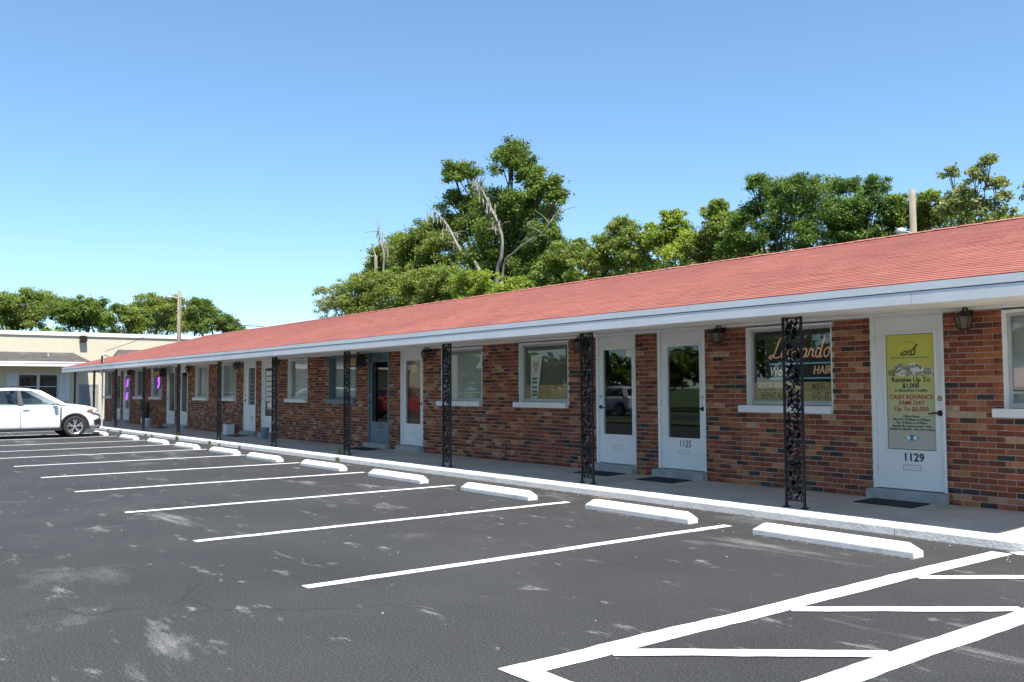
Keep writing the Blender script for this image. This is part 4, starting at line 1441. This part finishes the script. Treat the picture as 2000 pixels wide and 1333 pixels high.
        # headlamp: wrap-round lens with amber inner corner
        hl = MB().add([(1.60, sg * .872, .89), (1.84, sg * .824, .79), (2.03, sg * .725, .745), (2.085, sg * .60, .75), (2.055, sg * .635, .83), (1.95, sg * .745, .87), (1.75, sg * .83, .925)], [(0, 1, 5, 6), (1, 2, 4, 5), (2, 3, 4)])
        o = hl.build('headlight', 'lens', t); so = o.modifiers.new('so', 'SOLIDIFY'); so.thickness = .03; so.offset = 0
        am = MB().add([(1.62, sg * .885, .89), (1.82, sg * .85, .82), (1.76, sg * .85, .915)], [(0, 1, 2)])
        am.build('indicator', 'amber', o)
        fb = MB().add([(1.86, sg * .815, .54), (2.03, sg * .725, .60), (2.08, sg * .63, .50), (2.02, sg * .71, .38), (1.88, sg * .80, .40)], [(0, 1, 4), (1, 2, 3, 4)])
        o = fb.build('fog_lamp', 'black', t); so = o.modifiers.new('so', 'SOLIDIFY'); so.thickness = .05; so.offset = 0
        tl = MB().add([(-2.09, sg * .70, .80), (-1.97, sg * .86, .80), (-1.86, sg * .885, .95), (-2.06, sg * .74, 1.0)], [(0, 1, 2, 3)])
        o = tl.build('tail_light', 'amber', t); so = o.modifiers.new('so', 'SOLIDIFY'); so.thickness = .05; so.offset = 0
        MB().tube([(-1.35, sg * .585, 1.600), (-1.2, sg * .585, 1.645), (-.3, sg * .585, 1.672), (-.1, sg * .585, 1.63)], .014, 6).build('roof_rail', 'black', t)
    plate([(1.02, -.74, 1.085), (1.06, 0, 1.10), (1.02, .74, 1.085), (.22, .59, 1.52), (.20, 0, 1.545), (.22, -.59, 1.52)], 'windscreen', 'carglass', 0)
    plate([(-2.0, -.70, 1.03), (-2.0, .70, 1.03), (-1.68, .57, 1.47), (-1.68, -.57, 1.47)], 'rear_window', 'carglass', 0)
    MB().box(1.70, 2.085, -.60, .60, .255, .36).build('lower_bumper', 'black', t, bevel=.03)
    MB().box(2.06, 2.13, -.46, .46, .50, .70).build('grille', 'black', t, bevel=.02)
    cab = MB().box(-1.6, .75, -.78, .78, .50, .90)
    for (sx, sy) in ((-.10, -.38), (-.10, .38), (-1.0, -.38), (-1.0, .38)):
        cab.box(sx - .28, sx + .25, sy - .25, sy + .25, .901, 1.02)
        cab.add([(sx - .38, sy - .24, 1.03), (sx - .38, sy + .24, 1.03), (sx - .22, sy + .24, 1.03), (sx - .22, sy - .24, 1.03), (sx - .50, sy - .18, 1.42), (sx - .50, sy + .18, 1.42), (sx - .40, sy + .18, 1.42), (sx - .40, sy - .18, 1.42)],
                [(0, 1, 2, 3), (4, 7, 6, 5), (0, 4, 5, 1), (1, 5, 6, 2), (2, 6, 7, 3), (3, 7, 4, 0)])
    cab.build('cabin', 'seat', t)
    # wheels
    for wx in (1.245, -1.425):
        for sg in (-1, 1):
            ty = MB().lathe([(.232, -.085), (.242, -.112), (.30, -.115), (.338, -.095), (.345, -.04), (.345, .04), (.338, .095), (.30, .115), (.242, .112), (.232, .085)], (0, 0, 0), 36, 1, caps=False)
            W_ = ty.build('wheel', 'tyre', t, smooth=True)
            W_.location = (wx, sg * .80, .345)
            rim = MB()
            ring = MB()
            yo = sg * .112
            for k in range(28):
                a, b2 = 2 * math.pi * k / 28, 2 * math.pi * (k + 1) / 28
                rim.add([(.238 * math.cos(a), yo, .238 * math.sin(a)), (.238 * math.cos(b2), yo, .238 * math.sin(b2)), (.212 * math.cos(b2), yo - sg * .02, .212 * math.sin(b2)), (.212 * math.cos(a), yo - sg * .02, .212 * math.sin(a))], [(0, 1, 2, 3)])
            for k in range(10):
                a = 2 * math.pi * (k // 2) / 5 + (-.20 if k % 2 else .20) + .3
                c_, s_ = math.cos(a), math.sin(a)
                c0, s0 = math.cos(a * 0 + 2 * math.pi * (k // 2) / 5 + .3), math.sin(2 * math.pi * (k // 2) / 5 + .3)
                n1 = Vector((-s_, 0, c_)) * .020
                p0 = Vector((.05 * c0, yo - sg * .012, .05 * s0)); p1 = Vector((.218 * c_, yo - sg * .008, .218 * s_))
                rim.add([p0 - n1 * .8, p0 + n1 * .8, p1 + n1, p1 - n1, p0 - n1 * .8 - Vector((0, sg * .03, 0)), p0 + n1 * .8 - Vector((0, sg * .03, 0)), p1 + n1 - Vector((0, sg * .03, 0)), p1 - n1 - Vector((0, sg * .03, 0))],
                        [(0, 1, 2, 3), (0, 4, 5, 1), (1, 5, 6, 2), (2, 6, 7, 3), (3, 7, 4, 0)])
            rim.lathe([(.055, yo - sg * .03), (.055, yo - sg * .008), (.02, yo)], (0, 0, 0), 14, 1)
            rim.build('rim', 'chrome', W_)
            MB().lathe([(.222, yo - sg * .06), (.222, yo - sg * .055)], (0, 0, 0), 28, 1).build('brake', 'black', W_)
    return t

car = make_car('white compact crossover parked nose-in by the sign post', 'carpaint')
car.location = (-33.60, 5.56, 0)
car.rotation_euler = (0, 0, math.pi / 2)

# ================================================================ VEGETATION
def leaf_quads(C, R, n, size, clump, up_bias=0.45, r=rng, elong=1.9, nsub=32):
    """leaf-sized faces on leafy tufts, the tufts spread through ellipsoids; C (k,3) centres, R (k,3) radii, n leaves per ellipsoid"""
    Vs, rn = [], []
    for c, rad, k in zip(C, R, n):
        ns_ = max(5, int(nsub * (0.7 + 0.6 * r.random())))
        u = r.normal(size=(ns_, 3)); u /= np.linalg.norm(u, axis=1)[:, None]
        u[:, 2] = np.where(u[:, 2] < -0.45, -u[:, 2], u[:, 2])
        dist = 0.35 + 0.62 * r.random(ns_)
        sc_ = c + u * rad * dist[:, None]
        sr = np.mean(rad) * (0.14 + 0.26 * r.random(ns_))
        wgt = sr ** 2; wgt /= wgt.sum()
        tone = np.clip(r.normal(0.46, 0.17, ns_), 0, 1)
        cnt = np.maximum(6, (wgt * k).astype(int))
        idx = np.repeat(np.arange(ns_), cnt)
        m = len(idx)
        v = r.normal(size=(m, 3)); v /= np.linalg.norm(v, axis=1)[:, None]
        rr = r.random(m) ** 0.45 * (0.75 + 0.5 * r.random(m))
        stray = r.random(m) < 0.12
        rr = np.where(stray, rr * 1.55, rr)
        P = sc_[idx] + v * (sr[idx] * rr)[:, None] * np.array([1.1, 1.1, 0.72])
        T = tone[idx] + r.normal(0, 0.15, m)
        nr = v * 0.6 + r.normal(size=(m, 3)) * 0.7; nr[:, 2] += up_bias
        nr /= np.linalg.norm(nr, axis=1)[:, None]
        t = r.normal(size=(m, 3)); t -= nr * np.sum(t * nr, axis=1)[:, None]
        t /= np.linalg.norm(t, axis=1)[:, None] + 1e-9
        b = np.cross(nr, t)
        L = size * (0.6 + 0.8 * r.random(m))[:, None]
        w = L / elong
        q = np.stack([P - t * L * .5, P + b * w * .5 - nr * w * .12, P + t * L * .5, P - b * w * .5 - nr * w * .12], axis=1)
        Vs.append(q.reshape(-1, 3))
        rn.append(np.repeat(np.clip(T, 0, 1), 4))
    V = np.concatenate(Vs)
    F = np.arange(len(V)).reshape(-1, 4)
    return V, F, np.concatenate(rn)

def tree(name, label, cat, blobs, mat, size, dens, base=None, trunk_r=0.2, group=None, depth=1.35, skirt=True, clump=16, elong=1.9, limb_mat='bark', hollow=1.0):
    bl = list(blobs)
    B = np.array(bl)
    cx, cy = np.average(B[:, 0], weights=B[:, 3]), np.average(B[:, 1], weights=B[:, 3])
    if base is None:
        base = (cx, cy)
    t = thing(name, label, cat, (base[0], base[1], -0.03), 0, group)
    d = Vector((cx, cy, 0)).normalized()
    C, Rr, n = [], [], []
    for (x, y, z, r) in bl:
        j = random.uniform(-.5, .5) * r
        C.append((x + d.x * j, y + d.y * j, z)); Rr.append((r * (1 + .3 * abs(d.x)), r * (1 + .3 * abs(d.y)), r * 0.98))
        n.append(int(dens * r * r / (size * size) * 60 * hollow))
    if skirt:                                         # lower crown that the roof hides from the lot
        zmin = min(b[2] - b[3] for b in bl)
        for (x, y, z, r) in sorted(bl, key=lambda b: b[2])[:3]:
            zz = z - r * 1.5
            if zz > 1.2:
                C.append((x, y, zz)); Rr.append((r * 1.25, r * 1.25, r * 1.1)); n.append(int(dens * r * r / (size * size) * 14))
    C, Rr = np.array(C), np.array(Rr)
    V, F, rn = leaf_quads(C, Rr, n, size, clump, elong=elong)
    V = V - np.array([base[0], base[1], -0.03])
    me = raw_mesh('crown', V, F, mat, rn)
    link('crown', me, t)
    tr = MB()
    zt = np.average(B[:, 2], weights=B[:, 3])
    z0 = 0.0
    lean = Vector((cx - base[0], cy - base[1], 0))
    fork = lean * .45 + Vector((0, 0, zt * 0.55))
    tr.tube(catmull([(0, 0, -0.15), (lean.x * .1, lean.y * .1, zt * .2), tuple(fork)], 4), [trunk_r * (1.25 - .55 * i / 8) for i in range(9)], 9)
    for (x, y, z, r) in bl:
        e = Vector((x - base[0], y - base[1], z))
        mid = fork.lerp(e, .5) + Vector((random.uniform(-.4, .4), random.uniform(-.4, .4), random.uniform(-.1, .5))) * r
        pts = catmull([tuple(fork - Vector((0, 0, .15))), tuple(mid), tuple(e + Vector((0, 0, r * .5)))], 4)
        tr.tube(pts, [max(.012, trunk_r * .48 * (1 - i / len(pts)) * min(1.3, .6 + r * .4)) for i in range(len(pts))], 6)
        for k in range(3):
            a = Vector((random.gauss(0, 1), random.gauss(0, 1), random.gauss(.5, .6))).normalized() * r * .95
            tr.tube([tuple(mid.lerp(e, .6)), tuple(e + a * .55), tuple(e + a)], [trunk_r * .13, trunk_r * .08, .008], 5)
    tr.build('trunk', limb_mat, t, smooth=True)
    return t

TB = {
    'left_a': [(-89.7,13.1,8.8,1.7), (-89.7,14.7,9.0,1.54), (-89.7,12.5,7.7,1.78), (-89.7,16.2,8.9,1.65), (-89.7,14.7,7.5,1.81), (-89.7,10.6,8.3,1.97), (-89.7,9.1,7.4,2.17)],
    'left_b': [(-82.6,17.1,8.3,1.46), (-82.6,18.5,8.4,1.13), (-82.6,16.1,7.6,1.45), (-82.6,17.9,7.2,1.73), (-82.6,19.4,7.3,0.87)],
    'left_c': [(-77.9,19.6,7.6,1.17), (-77.9,21.6,8.3,1.36), (-77.9,23.2,8.3,1.29), (-77.9,20.8,6.9,1.51), (-77.9,23.5,7.0,1.72)],
    'left_d': [(-77.9,25.5,8.4,1.31), (-77.9,26.5,7.7,1.32), (-77.9,25.7,7.0,1.57), (-77.9,28.0,7.0,1.16), (-77.9,29.0,6.6,0.9)],
    'pale': [(-59.4,28.4,8.4,0.58), (-58.6,28.4,7.3,0.79), (-56.7,28.4,8.3,0.77), (-54.6,28.4,8.5,0.82), (-57.2,28.4,7.3,0.92)],
    'shrub1': [(-50.3,27.0,7.5,1.34), (-47.3,27.0,7.4,1.34), (-50.9,27.0,6.7,1.29)],
    'shrub2': [(-43.8,27.0,7.1,1.33), (-41.4,27.0,7.1,1.17), (-42.3,27.0,6.5,1.13)],
    'shrub3': [(-38.1,26.3,6.7,1.05), (-36.3,26.3,6.4,0.96), (-34.4,26.3,6.2,0.83)],
    'mid': [(-54.2,31.0,10.9,1.19), (-51.4,31.0,11.0,1.22), (-49.4,31.0,11.5,1.05), (-51.8,31.0,9.6,1.63), (-47.7,31.0,9.9,1.48), (-48.8,31.0,9.0,1.5), (-55.6,31.0,9.7,1.21)],
    'oak': [(-42.2,32.4,15.4,0.91), (-42.2,32.4,14.3,1.27), (-40.4,32.4,13.5,0.88), (-39.2,32.4,12.6,1.04), (-38.3,32.4,12.0,0.57), (-47.4,32.4,14.9,1.18), (-48.8,32.4,15.5,0.67), (-48.0,32.4,13.2,1.25), (-44.4,32.4,12.3,1.62), (-41.1,32.4,11.6,1.66), (-42.4,32.4,10.1,2.12), (-46.1,32.4,11.3,1.6), (-39.2,32.4,9.8,1.27), (-48.9,32.4,11.9,1.06), (-40.4,32.4,8.3,1.7), (-44.4,32.4,8.5,1.8)],
    'right1': [(-34.6,29.7,7.8,0.98), (-33.1,29.7,7.9,0.85), (-33.4,29.7,8.6,0.38), (-32.5,29.7,7.2,0.99), (-35.2,29.7,7.0,0.94)],
    'right2': [(-29.8,29.0,8.8,0.56), (-30.3,29.0,8.1,0.8), (-28.9,29.0,8.0,0.83), (-29.2,29.0,7.3,0.97), (-30.9,29.0,7.2,0.86)],
    'right3': [(-27.8,29.0,8.5,0.32), (-26.5,29.0,8.8,0.48), (-26.5,29.0,8.1,0.66), (-27.3,29.0,7.5,0.93), (-25.7,29.0,7.1,0.91)],
    'right4': [(-24.2,29.0,8.8,0.46), (-24.3,29.0,8.2,0.76), (-23.5,29.0,7.5,0.87), (-24.7,29.0,7.2,0.89)],
    'feather1': [(-21.6,28.4,9.2,0.55), (-20.9,28.4,8.7,0.73), (-19.8,28.4,8.7,0.64), (-20.2,28.4,7.8,0.98), (-22.1,28.4,8.0,0.75), (-21.6,28.4,7.0,0.86), (-19.4,28.4,6.8,0.81), (-22.6,28.4,7.0,0.68)],
    'feather2': [(-19.6,29.7,8.8,0.69), (-18.6,29.7,8.7,0.63), (-17.7,29.7,8.5,0.58), (-19.3,29.7,7.8,1.06), (-17.7,29.7,7.6,0.91), (-18.8,29.7,7.0,0.75)],
    'right5': [(-16.0,30.4,7.9,0.46), (-16.3,30.4,7.3,0.68), (-15.3,30.4,7.3,0.63), (-17.0,30.4,7.3,0.65), (-17.2,30.4,8.0,0.44)],
    'sparse': [(-13.9,27.7,8.1,0.29), (-12.7,27.7,8.2,0.25), (-13.1,27.7,7.8,0.4), (-13.5,27.7,7.3,0.47), (-12.5,27.7,7.5,0.37), (-12.3,27.7,7.0,0.27), (-12.9,27.7,6.8,0.52), (-13.8,27.7,7.0,0.47)],
    'off': [(-11.2,28.4,7.1,0.67), (-10.4,28.4,7.2,0.72), (-10.8,28.4,6.4,0.88)],
}
BACK = 'trees behind the shop row'
FARL = 'trees beyond the cream building'
tree('oak_tree', 'broad dark oak at the far left end beyond the cream building', 'tree', TB['left_a'], 'leaf_mid', 0.181, 1.5, trunk_r=.35, group=FARL)
tree('oak_tree', 'dark rounded tree left of the gap beyond the cream building', 'tree', TB['left_b'], 'leaf_oak', 0.172, 1.5, trunk_r=.3, group=FARL)
tree('oak_tree', 'yellow-green rounded tree left of the far timber pole', 'tree', TB['left_c'], 'leaf_mid', 0.163, 1.5, trunk_r=.3, group=FARL)
tree('oak_tree', 'rounded green tree right of the far timber pole', 'tree', TB['left_d'], 'leaf_oak', 0.163, 1.5, trunk_r=.3, group=FARL)
tree('mossy_tree', 'thin pale grey-green tree at the left end of the wood behind the shops', 'tree', TB['pale'], 'leaf_pale', 0.129, .75, trunk_r=.14, limb_mat='deadwood', group=BACK)
tree('vine_shrub', 'vine covered bush right of the pale thin tree', 'shrub', TB['shrub1'], 'leaf_mid', 0.146, 1.6, trunk_r=.12, group=BACK)
tree('vine_shrub', 'dense green bush below the bleached leaning limb', 'shrub', TB['shrub2'], 'leaf_mid', 0.138, 1.6, trunk_r=.12, group=BACK)
tree('vine_shrub', 'bright yellow-green bush at the foot of the tall tree', 'shrub', TB['shrub3'], 'leaf_bright', 0.129, 1.6, trunk_r=.12, group=BACK)
tree('shade_tree', 'mid green spreading tree left of the tall tree', 'tree', TB['mid'], 'leaf_mid', 0.146, 1.5, trunk_r=.25, group=BACK)
tree('tall_tree', 'tallest tree with a narrow raised top and bleached bare limbs', 'tree', TB['oak'], 'leaf_oak', 0.155, 1.5, trunk_r=.34, group=BACK)
tree('young_tree', 'low leafy tree with a thin spike right of the tall tree', 'tree', TB['right1'], 'leaf_mid', 0.129, 1.5, trunk_r=.13, group=BACK)
tree('young_tree', 'bushy tree with a ragged pointed top behind the middle of the roof', 'tree', TB['right2'], 'leaf_mid', 0.120, 1.4, trunk_r=.13, group=BACK)
tree('vine_tree', 'vine draped tree with a rounded knob top', 'tree', TB['right3'], 'leaf_bright', 0.120, 1.5, trunk_r=.13, group=BACK)
tree('vine_tree', 'vine draped tree beside the dark feathery trees', 'tree', TB['right4'], 'leaf_mid', 0.120, 1.5, trunk_r=.13, group=BACK)
tree('feathery_tree', 'dark feathery leaved tree left of the timber pole behind the roof', 'tree', TB['feather1'], 'leaf_feather', 0.112, 1.5, trunk_r=.18, clump=22, elong=2.6, group=BACK)
tree('feathery_tree', 'broad feathery leaved tree next to the timber pole behind the roof', 'tree', TB['feather2'], 'leaf_feather', 0.112, 1.5, trunk_r=.18, clump=22, elong=2.6, group=BACK)
tree('young_tree', 'leafy tree directly right of the timber pole behind the roof', 'tree', TB['right5'], 'leaf_mid', 0.112, 1.5, trunk_r=.14, group=BACK)
tree('open_tree', 'open airy tree with sky showing through at the right of the roof', 'tree', TB['sparse'], 'leaf_pale', 0.103, .8, trunk_r=.10, clump=9, group=BACK)
tree('young_tree', 'leafy tree past the right end of the roof', 'tree', TB['off'], 'leaf_mid', 0.112, 1.4, trunk_r=.14, group=BACK)

# understory that closes the wood behind the trees
C, Rr, n = [], [], []
for k in range(110):
    u = k / 109
    C.append((-64 + 51 * u + random.uniform(-.6, .6), 34 + random.uniform(-1, 1.6), random.uniform(2.0, 6.6)))
    Rr.append((1.8, 1.5, random.uniform(1.4, 1.9))); n.append(1500)
for k in range(80):
    u = k / 79
    C.append((-59 + 46 * u + random.uniform(-.5, .5), 31.2 + random.uniform(-.6, .6), random.uniform(4.8, 6.7)))
    Rr.append((1.4, 1.2, 1.25)); n.append(1700)
V, F, rn = leaf_quads(np.array(C), np.array(Rr), n, .22, 14)
C2, R2_, n2 = [], [], []
for k in range(46):
    C2.append((-80 + random.uniform(-2, 2), 3 + 28 * k / 45, random.uniform(3.2, 5.2))); R2_.append((1.6, 1.6, 1.4)); n2.append(1100)
V2, F2, rn2 = leaf_quads(np.array(C2), np.array(R2_), n2, .26, 14)
tag(link('far_understory', raw_mesh('far_understory', V2, F2, 'leaf_mid', rn2)), 'green understory beyond the cream building', 'understory', kind='stuff')
tag(link('understory', raw_mesh('understory', V, F, 'leaf_mid', rn)), 'tangled green understory of the wood behind the shops', 'understory', kind='stuff')

def dead_limb(name, pts, r0, label, twigs=6, drop=None):
    b = pts[0]
    t = thing(name, label, 'dead tree', (b[0], b[1], -0.03), 0)
    L = [tuple(Vector(p) - Vector((b[0], b[1], -0.03))) for p in pts]
    L = [(L[0][0], L[0][1], -.1)] + L
    C_ = catmull(L, 5)
    m = MB().tube(C_, [max(.02, r0 * (1 - .8 * i / len(C_))) for i in range(len(C_))], 8)
    m.build('trunk', 'deadwood', t, smooth=True)
    for k in range(twigs):
        p = Vector(C_[int(len(C_) * random.uniform(.55, .95))])
        d = Vector((random.gauss(0, 1), random.gauss(0, .5), random.gauss(.5, .7))).normalized() * random.uniform(.5, 1.3)
        MB().tube([tuple(p), tuple(p + d * .5 + Vector((0, 0, .08))), tuple(p + d)], [r0 * .28, r0 * .18, .012], 5).build('branch', 'deadwood', t)
    if drop:
        q = MB()
        for k in range(drop):
            p = Vector(C_[int(len(C_) * random.uniform(.6, .98))]) + Vector((random.gauss(0, .25), random.gauss(0, .2), 0))
            l = random.uniform(.3, .9)
            q.tube([tuple(p), tuple(p + Vector((random.gauss(0, .05), 0, -l * .5))), tuple(p + Vector((random.gauss(0, .08), 0, -l)))], [.035, .05, .008], 4)
        tag(q.build('moss', 'moss', t), kind='stuff')
dead_limb('dead_tree', [(-42.3, 30.2, 7.6), (-44.5, 30.2, 9.7), (-46.0, 30.2, 11.5), (-47.6, 30.2, 12.7)], .13, 'bleached bare limb leaning left before the tall tree', 5, 14)
dead_limb('dead_tree', [(-40.4, 30.2, 7.6), (-39.2, 30.2, 9.0), (-36.9, 30.2, 9.7), (-35.5, 30.2, 10.6)], .09, 'bleached bare limb reaching right before the tall tree', 7)
dead_limb('dead_tree', [(-41.5, 30.6, 7.3), (-41.0, 30.6, 9.0), (-41.0, 30.6, 10.4), (-42.2, 30.6, 12.2), (-43.4, 30.6, 13.9)], .15, 'pale mossy trunk rising through the tall tree', 10, 26)
dead_limb('dead_tree', [(-51.5, 28.9, 8.6), (-51.4, 28.9, 10.1), (-51.8, 28.9, 11.2), (-52.2, 28.9, 11.9)], .09, 'thin bare dead tree with twiggy top left of the spreading tree', 12, 10)
dead_limb('broken_snag', [(-52.3, 28.8, 9.2), (-52.3, 28.8, 10.1)], .2, 'broken off grey stump beside the thin bare dead tree', 2)

# weeds in the kerb joint
def tuft(x, y, z, h, n_, label, group=None):
    V, F, rn_ = [], [], []
    for k in range(n_):
        a = random.uniform(0, 6.28); l = h * random.uniform(.55, 1.1); sp_ = random.uniform(.15, .8) * h
        b = Vector((random.gauss(0, h * .12), random.gauss(0, h * .12), 0)); s = Vector((-math.sin(a), math.cos(a), 0)) * h * .03
        mid = b + Vector((math.cos(a) * sp_ * .4, math.sin(a) * sp_ * .4, l * .65)); tip = b + Vector((math.cos(a) * sp_, math.sin(a) * sp_, l))
        i = len(V)
        V += [b - s, b + s, mid + s * .8, mid - s * .8, mid - s * .8, mid + s * .8, tip + s * .1, tip - s * .1]
        F += [(i, i + 1, i + 2, i + 3), (i + 4, i + 5, i + 6, i + 7)]
        rn_ += [random.random()] * 8
    o = link('weed_tuft', raw_mesh('weed_tuft', np.array([tuple(v) for v in V]), np.array(F), 'weed', np.array(rn_)))
    o.location = (x, y, z)
    tag(o, label, 'weed', group)
tuft(-17.55, 8.76, 0.0, .13, 60, 'bright green weed tuft growing at the foot of the kerb below the iron post')
tuft(-18.05, 9.05, 0.10, .20, 20, 'straggly dry grass at the base of an iron post')
for x, h in ((-23.1, .10), (-25.4, .15), (-24.6, .10), (-28.3, .17), (-30.9, .12), (-31.6, .11), (-34.8, .14), (-36.5, .12)):
    tuft(x, 8.75, 0.0, h, 40, 'small weed tuft in the joint between kerb and asphalt', 'weeds along the kerb')

# grit, pebbles and leaf litter on the asphalt
def scatter(name, label, mat, pts, s0, s1, flat):
    V, F = [], []
    base = np.array([(-1, -1, 0), (1, -1, 0), (1, 1, 0), (-1, 1, 0), (-.6, -.6, 1), (.7, -.5, 1), (.5, .6, 1), (-.5, .7, 1)], float)
    fq = np.array([(4, 5, 6, 7), (0, 1, 5, 4), (1, 2, 6, 5), (2, 3, 7, 6), (3, 0, 4, 7)])
    for k, (x, y) in enumerate(pts):
        s = random.uniform(s0, s1); a = random.uniform(0, 6.28)
        q = base * np.array([s, s * random.uniform(.5, 1), s * flat]) 
        R2 = np.array([[math.cos(a), -math.sin(a), 0], [math.sin(a), math.cos(a), 0], [0, 0, 1]])
        V.append(q @ R2.T + np.array([x, y, 0.001])); F.append(fq + 8 * k)
    tag(link(name, raw_mesh(name, np.concatenate(V), np.concatenate(F), mat)), label, 'debris', kind='stuff')
pts = [(random.uniform(-25, -1.5), random.uniform(2.0, 8.7)) for _ in range(150)] + [(random.uniform(-20, -3), random.uniform(8.2, 8.77)) for _ in range(90)]
scatter('grit', 'pale grit scattered over the asphalt', 'grit', pts, .002, .006, .6)
pts = [(random.uniform(-20, -3), 8.77 - abs(random.gauss(0, .03))) for _ in range(200)] + [(random.uniform(-9.6, -9.2), 8.72 + random.gauss(0, .03)) for _ in range(30)] + \
      [(-5.2 + random.gauss(0, .7), 7.70 - abs(random.gauss(0, .012))) for _ in range(40)] + [(-7.8 + random.gauss(0, .7), 7.70 - abs(random.gauss(0, .012))) for _ in range(40)] 
scatter('leaf_litter', 'dry brown leaf bits along the kerb and wheel stops', 'litter', pts, .004, .012, .35)

# ================================================================ ACROSS THE LOT (seen only in the shop glass)
verge = MB().box(-120, 60, -9.3, -6.0, -0.02, 0.06).build('grass_verge', 'grass')
tag(verge, kind='structure')
src = [o for o in COL.objects if o.parent is None and o.name.startswith(('oak_tree', 'shade_tree', 'tall_tree'))][:5]
for i, x in enumerate(np.linspace(-150, 14, 20)):
    s = src[i % len(src)]
    c = copy_tree(s)
    c.location = (x + random.uniform(-2, 2), -25 + random.uniform(-4, 3), -0.03)
    c.rotation_euler = (0, 0, random.uniform(0, 6.28))
    c.scale = (1.35,) * 3
    tag(c, 'street tree across the road facing the shops', 'tree', 'trees across the road')
C, Rr, n = [], [], []
for k in range(130):
    C.append((-165 + 185 * k / 129, -30 + random.uniform(-2, 2), random.uniform(1.2, 3.8)))
    Rr.append((2.2, 1.8, 1.9)); n.append(420)
V, F, rn = leaf_quads(np.array(C), np.array(Rr), n, .6, 14)
tag(link('roadside_thicket', raw_mesh('roadside_thicket', V, F, 'leaf_oak', rn)), 'dark thicket under the trees across the road', 'thicket', kind='stuff')
car2 = copy_tree(car)
car2.location = (-37.5, -14.6, -0.012)
car2.rotation_euler = (0, 0, math.pi)
tag(car2, 'white crossover on the street across the lot', 'car')
car3 = copy_tree(car)
for ch in car3.children:
    if ch.data and ch.data.materials and ch.data.materials[0] == MAT['carpaint']:
        ch.data = ch.data.copy()
        ch.data.materials[0] = MAT['carred']
car3.location = (-42.0, -4.0, 0)
car3.rotation_euler = (0, 0, -math.pi / 2)
tag(car3, 'red crossover parked across the lot facing the street', 'car')
